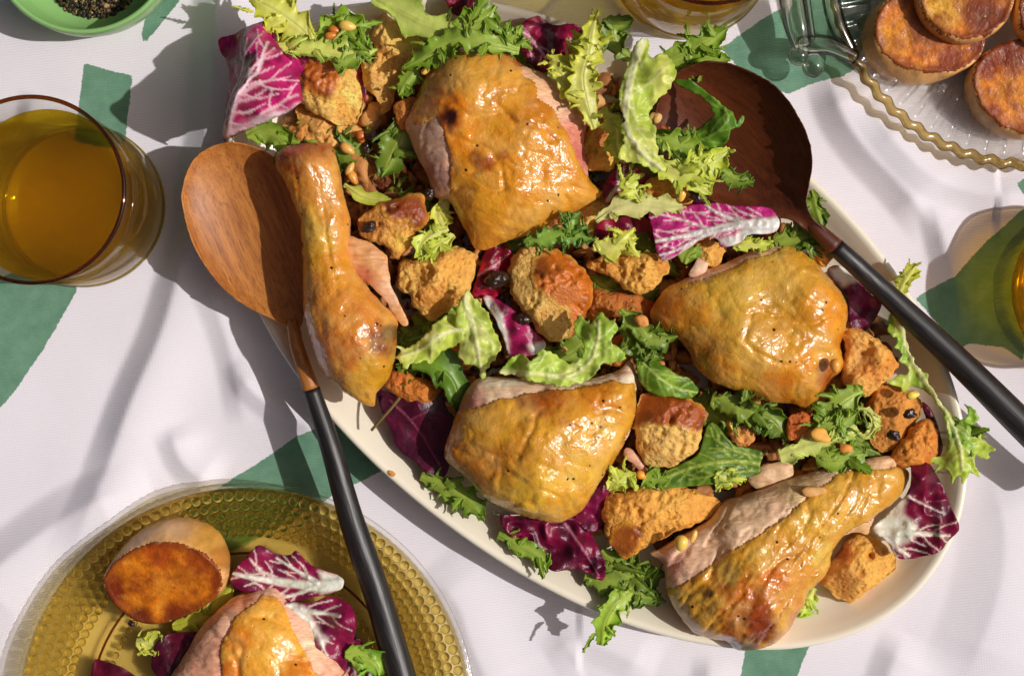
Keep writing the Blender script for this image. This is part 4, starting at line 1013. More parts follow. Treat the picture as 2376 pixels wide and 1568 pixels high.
bread('tall craggy torn bread piece between frisee leaves at the platter top', [(864, 63), (874, 43), (892, 25), (915, 40), (945, 48), (963, 63), (985, 86), (978, 120), (955, 140), (945, 160), (955, 182), (935, 203), (915, 210), (907, 242), (884, 260), (869, 224), (847, 207), (836, 182), (841, 141), (864, 134), (862, 96)], 110, 150, (222, 172, 100), spots=[(930, 80, 50, (232, 186, 106), .7), (870, 190, 40, (216, 166, 104), .6), (945, 185, 20, (200, 120, 60), .7)], seed=33, rough=2.0, k=.8, hmax=60, bumps=[(915, 75, 34, 22), (895, 150, 24, -24), (868, 190, 26, 14)])
bread('small browned bread chunk with a raisin in it, right of the drumstick', [(887, 469), (932, 456), (955, 448), (980, 454), (995, 497), (993, 517), (968, 537), (953, 573), (942, 585), (915, 595), (894, 573), (859, 560), (836, 547), (826, 520), (846, 497)], 165, 185, (206, 146, 76), crust=[[(880, 460), (985, 445), (1000, 500), (985, 530), (955, 545), (948, 515), (915, 520), (885, 500)]], crcol=(150, 72, 32), spots=[(930, 560, 30, (234, 180, 90), .8), (860, 530, 30, (190, 124, 60), .7)], planes=[(930, 550, -.2, -.7, 40)], seed=34)
bread('airy torn bread piece between the drumstick and the rounded crusty roll end', [(927, 603), (958, 603), (988, 605), (1023, 578), (1061, 573), (1099, 588), (1101, 623), (1089, 669), (1061, 699), (1023, 732), (998, 742), (955, 712), (952, 684), (920, 669), (920, 648)], 130, 155, (224, 172, 98), spots=[(950, 640, 40, (208, 162, 92), .8), (1060, 620, 50, (222, 160, 78), .7), (1030, 710, 40, (200, 128, 50), .7)], seed=35, rough=1.5, bumps=[(970, 645, 22, -14), (1050, 630, 40, 14)])
bread('rounded bread roll end with shiny orange brown crust, in the platter centre', [(1188, 593), (1238, 568), (1270, 572), (1302, 583), (1339, 608), (1365, 638), (1375, 661), (1372, 690), (1367, 719), (1348, 752), (1329, 780), (1307, 785), (1284, 795), (1251, 772), (1211, 716), (1188, 690), (1180, 650)], 135, 170, (216, 172, 106),
    crust=[[(1232, 600), (1270, 580), (1310, 575), (1350, 605), (1385, 650), (1380, 720), (1340, 790), (1322, 796), (1318, 752), (1312, 722), (1275, 700), (1240, 672), (1230, 640)]], crcol=(206, 118, 40), spots=[(1300, 610, 40, (150, 76, 28), .7), (1365, 690, 30, (170, 84, 26), .7)], seed=36, rough=1.4, k=.85, hmax=80)
bread('lumpy golden bread chunk just below the yellow green frisee in the centre', [(1370, 605), (1415, 585), (1461, 585), (1516, 588), (1552, 611), (1539, 651), (1501, 679), (1453, 674), (1423, 643), (1380, 631), (1367, 618)], 150, 170, (222, 164, 84), spots=[(1400, 615, 40, (196, 130, 56), .8)], seed=37, rough=1.7, bumps=[(1430, 625, 16, -14), (1500, 630, 34, 12)])
bread('bread chunk tucked against the right side of the large burnt spotted chicken piece', [(1362, 300), (1390, 288), (1412, 303), (1430, 346), (1428, 384), (1403, 398), (1366, 392), (1352, 350)], 130, 150, (226, 170, 84), spots=[(1400, 320, 30, (190, 116, 56), .8)], seed=38, rough=1.2)
bread('pale bread wedge under the lower tip of the burnt spotted chicken piece', [(1325, 476), (1365, 455), (1405, 440), (1420, 470), (1400, 510), (1392, 545), (1350, 545), (1322, 520)], 110, 130, (230, 182, 108), seed=39)
bread('golden bread crust bit beside the pine nut, left of the dark spoon', [(1499, 418), (1526, 406), (1560, 408), (1592, 416), (1617, 436), (1605, 474), (1560, 478), (1530, 470), (1496, 447)], 140, 155, (220, 164, 82), seed=40, rough=1.6)
bread('bread cube with a dark brown crust slab, right of the golden breast', [(1481, 943), (1491, 918), (1516, 911), (1579, 921), (1617, 933), (1642, 959), (1637, 984), (1617, 1045), (1582, 1072), (1542, 1087), (1504, 1080), (1483, 1057), (1476, 1007), (1468, 989)], 150, 185, (222, 178, 110), crust=[[(1470, 960), (1482, 905), (1580, 905), (1655, 950), (1645, 995), (1618, 1012), (1570, 992), (1520, 990), (1474, 990)]], crcol=(172, 88, 32), planes=[(1550, 1030, 0, -.65, 50), (1560, 950, .0, .12, 60)], spots=[(1550, 1040, 60, (216, 172, 110), .6)], seed=41, hmax=72)
bread('large flat bread chunk with soft brown corner, under the dark green leaf near the bottom', [(1400, 1171), (1415, 1151), (1453, 1140), (1504, 1125), (1567, 1123), (1617, 1140), (1668, 1158), (1678, 1183), (1643, 1204), (1605, 1222), (1560, 1240), (1529, 1257), (1504, 1270), (1461, 1294), (1441, 1291), (1415, 1265), (1403, 1222)], 120, 150, (222, 156, 74), crust=[[(1410, 1275), (1418, 1225), (1450, 1205), (1490, 1215), (1500, 1232), (1485, 1262), (1463, 1300), (1440, 1296)]], crcol=(184, 104, 42), planes=[(1450, 1250, .2, -.5, 44)], spots=[(1560, 1160, 60, (228, 166, 84), .7)], seed=42, hmax=66)
bread('toasted bread slice with a hollow, right of the rounded golden thigh', [(1959, 772), (1984, 758), (2014, 773), (2050, 798), (2085, 842), (2072, 870), (2035, 908), (2009, 923), (1992, 908), (1964, 893), (1956, 855), (1969, 812)], 140, 165, (224, 162, 90), spots=[(2000, 830, 30, (206, 150, 92), .7), (2060, 830, 36, (228, 164, 84), .7)], seed=43, bumps=[(2005, 830, 22, -22)])
bread('brown bread piece dotted with two dark currants, near the right rim', [(2047, 893), (2098, 898), (2138, 923), (2142, 956), (2130, 979), (2105, 1010), (2085, 1034), (2055, 1050), (2022, 1024), (2028, 979), (2017, 943)], 115, 140, (196, 128, 58), seed=44, hmax=40, spots=[(2110, 930, 30, (214, 140, 66), .7)])
bread('orange toasted bread corner against the right rim, below the currant bread', [(2135, 979), (2168, 976), (2178, 1012), (2181, 1039), (2166, 1078), (2123, 1084), (2090, 1082), (2075, 1060), (2098, 1024)], 125, 150, (216, 138, 58), seed=45)
bread('crumbly bread cube standing alone by the bare right end of the platter', [(1946, 1293), (1962, 1272), (1975, 1250), (1997, 1238), (2029, 1240), (2060, 1268), (2088, 1301), (2072, 1328), (2029, 1364), (1989, 1399), (1959, 1397), (1921, 1369), (1908, 1349), (1936, 1313)], 70, 105, (222, 164, 84), spots=[(1965, 1345, 50, (204, 150, 82), .9), (1960, 1285, 30, (190, 100, 40), .7)], planes=[(1990, 1330, .35, -.1, 58)], seed=46, hmax=70, dep=45)
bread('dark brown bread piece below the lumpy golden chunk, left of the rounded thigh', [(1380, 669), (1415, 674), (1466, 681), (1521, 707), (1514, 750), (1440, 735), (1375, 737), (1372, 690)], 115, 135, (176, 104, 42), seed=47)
bread('small golden bread bit above the thigh, under the bright radicchio', [(1602, 572), (1630, 556), (1668, 563), (1686, 578), (1668, 613), (1648, 620), (1620, 605)], 150, 165, (222, 166, 88), seed=48)
bread('brown bread knob beside the pale frisee leaf above the golden breast', [(1423, 785), (1478, 780), (1480, 815), (1462, 835), (1440, 852), (1418, 843)], 140, 155, (186, 112, 48), seed=49)
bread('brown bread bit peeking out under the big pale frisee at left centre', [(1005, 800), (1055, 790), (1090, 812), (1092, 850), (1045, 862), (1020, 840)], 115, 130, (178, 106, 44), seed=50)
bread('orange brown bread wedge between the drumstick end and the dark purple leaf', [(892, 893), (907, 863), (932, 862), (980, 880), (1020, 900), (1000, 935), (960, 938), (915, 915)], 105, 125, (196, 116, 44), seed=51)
bread('orange bread corner on the curly dark frisee under the rounded thigh', [(1830, 969), (1850, 958), (1878, 961), (1880, 979), (1866, 1014), (1832, 1019), (1827, 999)], 160, 172, (204, 112, 50), seed=52, hmax=30)
bread('ragged bread shred among dark frisee, right of the bread cube with brown slab', [(1700, 990), (1722, 966), (1745, 980), (1752, 1010), (1738, 1034), (1712, 1030), (1690, 1012)], 120, 135, (216, 148, 88), seed=53, rough=1.6)
bread('brown bread chunk on the left flank of the large burnt spotted chicken piece', [(910, 247), (935, 232), (963, 227), (968, 265), (945, 300), (925, 290)], 150, 165, (190, 118, 54), seed=54)
bread('bread bit squeezed beside the dark spoon neck', [(1883, 573), (1903, 561), (1933, 588), (1912, 620), (1893, 600)], 150, 160, (214, 154, 78), seed=55)
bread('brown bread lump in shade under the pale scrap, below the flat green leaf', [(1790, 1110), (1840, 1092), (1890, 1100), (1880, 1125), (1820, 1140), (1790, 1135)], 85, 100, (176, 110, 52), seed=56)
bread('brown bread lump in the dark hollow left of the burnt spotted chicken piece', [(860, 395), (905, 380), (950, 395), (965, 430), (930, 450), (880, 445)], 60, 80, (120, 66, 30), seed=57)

# ================================================================ radicchio
MAG, DKM, WH = (172, 26, 92), (92, 10, 42), (236, 214, 206)
leaf('radicchio_leaf', 'large magenta radicchio leaf with thick white ribs, hanging off the platter at top left',
    [(507, 90), (545, 78), (600, 60), (640, 50), (700, 95), (712, 130), (700, 180), (700, 240), (640, 282), (590, 302), (545, 322), (520, 327), (527, 280), (537, 210), (535, 175), (524, 140), (509, 118)], 150, 160,
    ((176, 24, 98), (112, 12, 56), (232, 196, 206)), veins=[([(528, 318), (548, 262), (568, 210), (582, 150), (586, 105)], 6, 2), ([(540, 318), (575, 262), (606, 215), (624, 170), (632, 110)], 5, 2), ([(552, 300), (592, 245), (640, 205), (680, 185)], 4, 2), ([(600, 292), (650, 255), (695, 225)], 4, 2), ([(575, 262), (610, 180), (660, 130)], 3, 1.5)],
    whites=[[(518, 330), (530, 300), (546, 306), (600, 288), (705, 238), (705, 252), (600, 310)]], tilt=(-.05, -.1), wave=(64, 16), pucker=(34, 9), pleat=24, bumps=[(520, 110, 50, -35), (560, 100, 60, 24)], seed=61)
leaf('radicchio_leaf', 'dark purple radicchio tip showing behind the pale frisee at top left', [(590, 75), (600, 52), (640, 48), (664, 62), (650, 84), (620, 88)], 185, 190, ((120, 14, 50), (80, 8, 32), WH), seed=62, wave=(40, 10))
leaf('radicchio_leaf', 'dark crimson radicchio curl at the top edge of the platter', [(1030, -20), (1060, -45), (1110, -30), (1132, 5), (1146, 78), (1118, 60), (1090, 40), (1050, 30)], 150, 155, ((128, 14, 44), (84, 8, 30), WH), seed=63, wave=(50, 16), bumps=[(1120, 40, 30, 14)])
leaf('radicchio_leaf', 'crumpled magenta radicchio leaf behind the pale frisee at the top rim', [(1203, 66), (1245, 37), (1280, 55), (1335, 60), (1356, 85), (1345, 120), (1310, 130), (1300, 165), (1260, 165), (1228, 145), (1208, 110)], 140, 150, ((150, 18, 64), (76, 8, 40), (214, 160, 180)), veins=[([(1215, 75), (1250, 110), (1280, 160)], 4, 2)], seed=64, wave=(48, 24), pucker=(30, 12))
leaf('radicchio_leaf', 'crimson radicchio leaf standing just right of the burnt spotted chicken', [(1400, 440), (1424, 395), (1445, 372), (1470, 385), (1508, 405), (1500, 440), (1460, 460), (1410, 474)], 150, 165, ((170, 20, 80), (110, 10, 48), WH), veins=[([(1410, 465), (1440, 420), (1450, 385)], 5, 2)], seed=65, wave=(44, 22))
leaf('radicchio_leaf', 'bright magenta radicchio leaf with branching white midrib, across the platter centre right',
    [(1509, 490), (1560, 478), (1640, 473), (1662, 470), (1700, 475), (1750, 478), (1790, 485), (1807, 515), (1795, 540), (1740, 545), (1725, 556), (1700, 570), (1672, 572), (1665, 555), (1632, 552), (1600, 575), (1545, 605), (1527, 590), (1520, 560), (1512, 520)], 205, 212,
    ((184, 36, 116), (150, 22, 88), (240, 214, 208)), veins=[([(1800, 518), (1740, 520), (1680, 528), (1600, 545), (1518, 560)], 15, 3), ([(1735, 520), (1690, 505), (1655, 488), (1638, 472)], 7, 2.5), ([(1650, 533), (1580, 508), (1512, 492)], 4, 1.8), ([(1710, 525), (1640, 545), (1570, 580), (1530, 592)], 5, 2), ([(1770, 510), (1720, 492), (1700, 478)], 3, 1.5)],
    whites=[[(1660, 560), (1700, 545), (1740, 520), (1810, 500), (1812, 535), (1740, 550), (1700, 576)], [(1540, 610), (1620, 560), (1625, 568), (1550, 612)]], tilt=(.05, .12), wave=(90, 12), pucker=(16, 4), bumps=[(1530, 600, 30, -16), (1760, 500, 50, 8)], seed=66)
leaf('radicchio_leaf', 'dark red radicchio strip under the whitish frisee rib', [(1378, 545), (1405, 508), (1500, 506), (1515, 530), (1455, 548), (1400, 562)], 155, 160, ((150, 14, 54), (96, 8, 36), WH), seed=67, wave=(50, 14))
leaf('radicchio_leaf', 'bright crimson folded radicchio piece left of the rounded roll end', [(1098, 668), (1112, 625), (1122, 592), (1140, 568), (1180, 575), (1190, 612), (1172, 640), (1152, 688), (1095, 688)], 130, 145, ((190, 14, 54), (120, 6, 36), (236, 160, 170)), veins=[([(1105, 640), (1140, 620), (1180, 590)], 3, 1.5)], seed=68, wave=(36, 22), pucker=(26, 9))
leaf('radicchio_leaf', 'curved radicchio leaf with a white edge, below the crimson fold', [(1120, 692), (1140, 688), (1190, 718), (1232, 758), (1266, 800), (1240, 822), (1185, 828), (1170, 790), (1148, 740)], 140, 150, ((160, 22, 84), (92, 8, 44), (240, 220, 214)), whites=[[(1118, 690), (1136, 688), (1165, 735), (1185, 790), (1180, 825), (1168, 800), (1146, 742)], [(1225, 800), (1268, 790), (1268, 815), (1240, 826)]], seed=69, wave=(44, 16), bumps=[(1200, 760, 30, 22)])
leaf('radicchio_leaf', 'dark plum radicchio leaf flat in shade at the left of the golden breast', [(872, 920), (880, 905), (912, 914), (945, 925), (962, 900), (985, 880), (1015, 905), (1038, 950), (1062, 990), (1048, 1060), (1032, 1104), (1000, 1106), (960, 1070), (920, 1040), (905, 1000), (890, 970)], 112, 120, ((92, 16, 46), (66, 12, 36), (150, 70, 90)), veins=[([(905, 930), (960, 985), (1020, 1080)], 2.5, 1.5), ([(950, 975), (1000, 950)], 1.5, 1)], seed=70, tilt=(.12, -.02), wave=(90, 14), pucker=(40, 5))
leaf('radicchio_leaf', 'glossy wrinkled radicchio leaf under the golden breast at the lower rim', [(1163, 1195), (1220, 1205), (1290, 1210), (1330, 1200), (1372, 1240), (1402, 1300), (1398, 1346), (1340, 1322), (1282, 1322), (1240, 1290), (1175, 1235)], 118, 128, ((128, 14, 58), (78, 8, 38), (206, 130, 150)), veins=[([(1310, 1215), (1350, 1270), (1390, 1335)], 3, 1.5)], seed=71, wave=(50, 24), pucker=(28, 12), bumps=[(1350, 1270, 30, 24)])
leaf('radicchio_leaf', 'narrow dark purple radicchio strip between the breast and the large flat bread', [(1335, 1200), (1372, 1150), (1402, 1108), (1428, 1088), (1452, 1095), (1415, 1150), (1402, 1215), (1370, 1236)], 125, 135, ((120, 12, 60), (74, 6, 36), WH), seed=72, wave=(40, 16))
leaf('radicchio_leaf', 'dark purple radicchio with pale base under the black spoon handle', [(1922, 632), (1945, 615), (1985, 640), (2020, 680), (2048, 706), (2030, 745), (2008, 768), (1975, 755), (1968, 690)], 105, 115, ((128, 18, 74), (84, 8, 44), (232, 220, 206)), whites=[[(1920, 620), (1960, 610), (1990, 650), (1960, 660), (1930, 645)]], seed=73, wave=(50, 18), pucker=(30, 8))
leaf('radicchio_leaf', 'radicchio leaf with white base and glossy purple tip at the right rim',
    [(2125, 1048), (2147, 1060), (2182, 1110), (2216, 1190), (2227, 1230), (2197, 1262), (2180, 1277), (2150, 1288), (2090, 1297), (2060, 1258), (2028, 1230), (2058, 1200), (2085, 1172), (2108, 1135), (2113, 1090)], 135, 150, ((120, 10, 50), (82, 6, 34), (238, 216, 200)), whites=[[(2020, 1232), (2062, 1180), (2098, 1150), (2104, 1190), (2128, 1222), (2124, 1250), (2090, 1268), (2062, 1262)]], veins=[([(2040, 1238), (2120, 1238), (2205, 1244)], 11, 3), ([(2105, 1150), (2140, 1168), (2185, 1190)], 3, 1.2), ([(2060, 1258), (2110, 1290)], 7, 4)], seed=74, wave=(54, 22), pucker=(34, 13), bumps=[(2150, 1110, 30, 24), (2200, 1220, 30, 18)], tilt=(.05, 0))
leaf('radicchio_leaf', 'thin dark radicchio sliver behind the orange bread corner at the right rim', [(2140, 935), (2165, 955), (2188, 1025), (2180, 1066), (2160, 1000)], 105, 112, ((120, 12, 48), (80, 6, 30), WH), seed=75)
leaf('radicchio_leaf', 'thin dark radicchio sliver between two bread chunks at top left', [(805, 115), (832, 128), (850, 200), (846, 240), (828, 190), (812, 150)], 115, 122, ((120, 10, 50), (80, 6, 30), WH), seed=76)
leaf('radicchio_leaf', 'flat radicchio leaf with white midrib beside the seared potato half on the amber plate', [(533, 1350), (545, 1318), (575, 1288), (602, 1264), (640, 1285), (672, 1287), (690, 1277), (722, 1312), (790, 1338), (798, 1355), (780, 1372), (720, 1386), (660, 1397), (600, 1374), (560, 1372)], 78, 84, ((136, 16, 66), (100, 12, 52), (242, 220, 206)), veins=[([(800, 1356), (720, 1358), (640, 1350), (540, 1330)], 17, 4), ([(735, 1350), (690, 1325), (640, 1295)], 6, 2), ([(650, 1350), (600, 1320), (580, 1295)], 4, 2), ([(730, 1362), (660, 1385), (600, 1372)], 5, 2)], whites=[[(740, 1325), (800, 1335), (805, 1365), (745, 1378)]], seed=77, wave=(60, 10), pucker=(24, 4), bumps=[(690, 1282, 24, 16), (600, 1275, 30, 14)])
leaf('radicchio_leaf', 'curled radicchio leaf behind the small chicken piece on the amber plate', [(662, 1402), (720, 1398), (768, 1384), (812, 1403), (828, 1440), (815, 1500), (792, 1565), (752, 1525), (700, 1452)], 85, 95, ((134, 16, 66), (90, 8, 46), (240, 218, 206)), veins=[([(665, 1405), (720, 1418), (790, 1425)], 8, 3), ([(680, 1420), (730, 1460), (760, 1520)], 6, 2)], whites=[[(660, 1398), (710, 1405), (735, 1455), (760, 1480), (750, 1500), (700, 1450)]], seed=78, wave=(50, 18), bumps=[(800, 1440, 34, 34), (760, 1490, 26, 22)])
leaf('radicchio_leaf', 'dark plum radicchio leaf at the left of the small chicken on the amber plate', [(370, 1480), (440, 1466), (455, 1472), (425, 1522), (404, 1572), (380, 1580), (350, 1545)], 62, 68, ((86, 14, 38), (60, 10, 28), WH), seed=79, wave=(60, 10))
leaf('radicchio_leaf', 'dark red radicchio leaf in the well of the amber plate at the bottom edge', [(213, 1542), (240, 1534), (290, 1553), (335, 1592), (330, 1640), (225, 1640)], 50, 56, ((100, 16, 42), (74, 10, 32), WH), seed=80, wave=(60, 8))
leaf('radicchio_leaf', 'dark radicchio shreds beside the spoon handle on the amber plate', [(790, 1490), (830, 1480), (850, 1520), (870, 1600), (810, 1620), (795, 1560)], 60, 66, ((110, 12, 50), (70, 8, 30), (220, 190, 190)), veins=[([(810, 1490), (830, 1600)], 4, 3)], seed=81, wave=(40, 14))

# ================================================================ frisee and lettuce
F = frisee
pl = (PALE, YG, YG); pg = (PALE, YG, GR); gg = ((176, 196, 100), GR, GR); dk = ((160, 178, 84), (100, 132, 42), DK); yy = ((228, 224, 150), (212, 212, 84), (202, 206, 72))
F('pale frisee leaf pointing up off the top left of the platter', [(735, 108), (700, 70), (662, 40), (620, 15), (575, -8)], [190, 200, 195], 46, yy, 101, lobes=5, teeth=11, depth=0.4)
F('pale frisee rib edging the top of the large magenta radicchio leaf', [(552, 86), (600, 100), (660, 112), (720, 116), (790, 122), (862, 128)], [196, 204, 200], 22, (PALE, (196, 206, 110), GR), 102, lobes=7, lob=1.2, wl=[8, 20, 24, 30, 34, 16], wr=[8, 14, 14, 16, 26, 14])
F('frilly green frisee tuft holding two pine nuts at the top left', [(735, 85), (770, 66), (810, 62), (850, 72)], [188, 196, 190], 42, gg, 103, lobes=9, teeth=12, ruffle=13)
F('broad pale green lettuce rib running along the platter top edge', [(866, -6), (920, 22), (980, 52), (1040, 74), (1100, 78)], [170, 188, 190], 34, ((206, 214, 136), (178, 194, 92), (140, 172, 66)), 104, lobes=0, teeth=26, ruffle=5, ribw=.55, depth=.25)
F('toothed green frisee leaf spreading right at the platter top edge', [(1030, 78), (1085, 62), (1130, 40), (1150, 14)], [186, 196, 190], 44, gg, 105, lobes=6)
F('curly green frisee draped over the top of the burnt spotted chicken', [(1205, 118), (1150, 104), (1090, 92), (1040, 100), (990, 130), (935, 160)], [205, 235, 215, 195], 32, gg, 106, lobes=9, teeth=13, ruffle=12)
F('small green frisee tips below the tall craggy bread', [(968, 158), (945, 190), (925, 222)], [170, 165], 22, gg, 107, lobes=4)
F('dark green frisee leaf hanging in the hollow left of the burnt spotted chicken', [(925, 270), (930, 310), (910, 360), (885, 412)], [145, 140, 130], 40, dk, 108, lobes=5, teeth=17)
F('green frisee leaf between the magenta radicchio and the light spoon', [(572, 318), (610, 306), (645, 318), (668, 355)], [150, 165, 175], 36, gg, 109, lobes=4)
F('tall pale yellow frisee stalk at the top centre, tip at the glass', [(1380, 300), (1362, 240), (1352, 180), (1366, 120), (1374, 70), (1390, 22)], [215, 235, 240, 230], 36, yy, 110, lobes=9, teeth=11, ruffle=13, depth=0.45)
F('thin pale frisee sprig left of the tall pale stalk', [(1345, 235), (1310, 195), (1296, 150), (1268, 128)], [210, 222, 210], 26, yy, 111, lobes=7, teeth=10)
leaf('lettuce_leaf', 'big upright pale lettuce leaf with white rib, left of the dark spoon bowl', [(1491, 86), (1510, 94), (1506, 121), (1516, 131), (1538, 120), (1559, 134), (1571, 160), (1563, 192), (1547, 214), (1518, 240), (1508, 268), (1524, 298), (1522, 328), (1534, 372), (1544, 398), (1515, 396), (1486, 381), (1453, 376), (1432, 366), (1446, 328), (1439, 292), (1451, 278), (1437, 228), (1443, 192), (1460, 141), (1476, 100)], 262, 272, ((212, 216, 112), (188, 204, 84), (230, 228, 178)), veins=[([(1493, 88), (1468, 158), (1454, 228), (1452, 290), (1478, 345), (1536, 394)], 11, 4), ([(1456, 230), (1510, 190), (1552, 150)], 2, 1), ([(1462, 170), (1500, 140), (1520, 134)], 2, 1), ([(1455, 300), (1500, 300), (1520, 318)], 2, 1)], tilt=(-.12, .1), wave=(56, 26), pucker=(18, 6), bumps=[(1540, 170, 34, 34), (1470, 240, 30, 20), (1500, 330, 30, 16), (1450, 350, 20, -18)], mat=ML, cat='lettuce leaf', group='frisee leaves', jag=(6, 9), seed=112)
leaf('frisee_leaf', 'green frisee arc curving inside the dark spoon bowl',
    [(1567,184),(1605,190),(1643,216),(1680,249),(1703,275),(1707,291),(1716,272),(1722,270),(1724,281),(1712,299),(1692,304),(1689,323),(1668,348),(1630,360),(1592,357),(1554,349),(1524,342),(1522,300),(1562,298),(1597,303),(1617,300),(1643,281),(1655,265),(1646,260),(1648,250),(1627,225),(1602,210),(1580,200)],236,246,((104,146,40),(80,122,30),(150,186,76)),
    veins=[([(1525,318),(1580,324),(1630,322),(1670,300),(1684,268),(1650,225)],4,1.5), ([(1590,325),(1600,345),(1610,356)],1.5,.8), ([(1640,320),(1655,335),(1660,345)],1.5,.8)], tilt=(.28,-.1), wave=(50,14), pucker=(22,4), bumps=[(1690,290,34,16)], mat=ML, cat='lettuce leaf', group='frisee leaves', jag=(3,10), seed=113)
F('pale frilly frisee lying over the lower lip of the dark spoon', [(1520, 372), (1570, 398), (1620, 392), (1665, 366), (1695, 348)], [245, 262, 262, 255], 40, pl, 114, lobes=9, teeth=12, ruffle=12)
F('pale frisee tip hanging down from the dark spoon', [(1600, 400), (1625, 425), (1650, 452)], [250, 235, 220], 28, pl, 115, lobes=3)
F('dark green frisee scrap inside the dark spoon bowl', [(1665, 388), (1700, 412), (1748, 424)], [228, 225, 228], 22, dk, 116, lobes=4)
F('green frisee bundle between the top tumbler and the dark spoon', [(1530, 148), (1580, 130), (1635, 100), (1688, 66)], [185, 205, 215], 38, gg, 117, lobes=8, teeth=13)
F('fanned green frisee tips just above the dark spoon rim', [(1560, 158), (1615, 150), (1660, 138), (1695, 140)], [190, 200, 205], 34, gg, 118, lobes=7, teeth=12)
F('dark green frisee leaf behind the tall pale stalk at the top rim', [(1462, 135), (1432, 108), (1424, 66), (1470, 46)], [165, 178, 180], 30, dk, 119, lobes=4)
F('small curly dark green frisee sprig in the very centre, above the roll end', [(1215, 562), (1262, 552), (1312, 545), (1382, 556)], [205, 216, 205], 28, ((150, 180, 84), (88, 134, 44), (66, 108, 34)), 120, lobes=11, teeth=9, ruffle=12)
F('upright tuft of the curly dark green frisee near the centre', [(1312, 548), (1325, 520), (1318, 490)], [214, 222, 224], 24, ((150, 180, 84), (88, 134, 44), (66, 108, 34)), 121, lobes=6, teeth=9)
F('whitish frisee rib pointing left beside the bright magenta leaf', [(1382, 514), (1420, 490), (1480, 474), (1540, 478), (1592, 480)], [190, 200, 196], 24, ((228, 222, 180), (216, 214, 156), (204, 206, 130)), 122, lobes=2, ribw=.6, depth=.3, ruffle=5)
F('thin pale frisee curl over the crimson radicchio at centre top', [(1488, 470), (1470, 440), (1452, 428), (1474, 402)], [205, 222, 218], 15, pl, 123, lobes=6, teeth=9, lob=1.6)
F('star shaped yellow green frisee piece below the whitish rib', [(1378, 562), (1412, 575), (1448, 560), (1476, 548)], [196, 206, 204], 30, yy, 124, lobes=6, lob=1.2, teeth=14)
F('curled pale frisee ring above the airy torn bread', [(1040, 530), (1000, 548), (978, 575), (980, 606)], [190, 200, 198], 18, pl, 125, lobes=5, lob=1.2)
F('thin pale frisee fork above the airy torn bread', [(1056, 548), (1020, 570), (996, 590), (985, 604)], [196, 205, 200], 13, pl, 126, lobes=5, lob=1.6)
leaf('lettuce_leaf', 'big pale lettuce leaf at the left centre, pointing down', [(1072, 690), (1086, 672), (1098, 690), (1112, 698), (1130, 728), (1147, 768), (1163, 800), (1152, 830), (1134, 850), (1120, 880), (1106, 852), (1076, 840), (1060, 820), (1068, 790), (1054, 760), (1060, 720)], 205, 214, ((214, 220, 126), (190, 206, 88), (228, 230, 170)), veins=[([(1078, 685), (1092, 740), (1106, 800), (1118, 868)], 7, 3), ([(1095, 745), (1125, 770), (1148, 800)], 2, 1), ([(1100, 780), (1080, 800), (1070, 825)], 2, 1)], tilt=(.05, -.1), wave=(50, 22), pucker=(20, 6), bumps=[(1120, 800, 30, 18), (1068, 740, 20, 16)], mat=ML, cat='lettuce leaf', group='frisee leaves', jag=(6, 9), seed=127)
leaf('lettuce_leaf', 'frilly pale lettuce leaf fanning left beside the drumstick', [(1082, 742), (1056, 728), (1030, 735), (1002, 758), (977, 788), (950, 806), (915, 802), (930, 818), (912, 828), (932, 840), (938, 856), (960, 842), (985, 836), (1002, 842), (1022, 816), (1052, 802), (1078, 790)], 200, 208, ((212, 220, 120), (196, 210, 88), (228, 230, 168)), veins=[([(1080, 760), (1030, 775), (980, 808), (925, 828)], 6, 2), ([(1020, 780), (1000, 765), (985, 785)], 2, 1)], tilt=(.04, -.05), wave=(40, 22), pucker=(18, 6), bumps=[(1000, 790, 26, 18), (940, 825, 20, 10)], mat=ML, cat='lettuce leaf', group='frisee leaves', jag=(7, 8), seed=128)
leaf('lettuce_leaf', 'pale green lettuce leaf resting along the top of the golden breast', [(1158, 862), (1180, 840), (1210, 820), (1228, 836), (1258, 812), (1290, 824), (1312, 842), (1340, 836), (1354, 802), (1332, 766), (1342, 732), (1372, 750), (1392, 728), (1410, 736), (1432, 760), (1420, 790), (1442, 812), (1452, 832), (1420, 846), (1395, 846), (1378, 874), (1340, 890), (1300, 896), (1250, 886), (1200, 873)], 258, 240, ((196, 212, 98), (160, 190, 66), (224, 228, 160)), veins=[([(1165, 862), (1240, 866), (1320, 872), (1370, 835), (1385, 790), (1388, 745)], 7, 3), ([(1230, 866), (1255, 840), (1262, 820)], 2, 1), ([(1300, 870), (1330, 850), (1350, 845)], 2, 1), ([(1380, 800), (1410, 790), (1430, 770)], 2, 1)], tilt=(0, .06), wave=(44, 24), pucker=(18, 7), bumps=[(1390, 770, 34, 22), (1250, 835, 30, 18), (1350, 870, 24, -14)], mat=ML, cat='lettuce leaf', group='frisee leaves', jag=(7, 9), seed=129)
F('curly dark green frisee left of the rounded thigh', [(1440, 718), (1478, 756), (1510, 790), (1572, 780)], [190, 200, 195], 32, dk, 130, lobes=9, teeth=11, ruffle=13)
leaf('lettuce_leaf', 'smooth glossy green lettuce leaf between the breast and the thigh', [(1476, 842), (1484, 812), (1510, 828), (1540, 848), (1570, 868), (1600, 878), (1622, 905), (1604, 924), (1560, 920), (1520, 917), (1488, 892)], 178, 184, ((132, 164, 50), (94, 132, 32), (178, 198, 96)), veins=[([(1482, 818), (1510, 860), (1560, 895), (1620, 912)], 5, 2), ([(1515, 865), (1550, 870), (1590, 882)], 2, 1), ([(1505, 855), (1500, 885), (1510, 908)], 2, 1)], tilt=(-.05, 0), wave=(60, 22), pucker=(26, 5), bumps=[(1530, 880, 30, 26)], mat=ML, cat='lettuce leaf', group='frisee leaves', jag=(2, 14), seed=131)
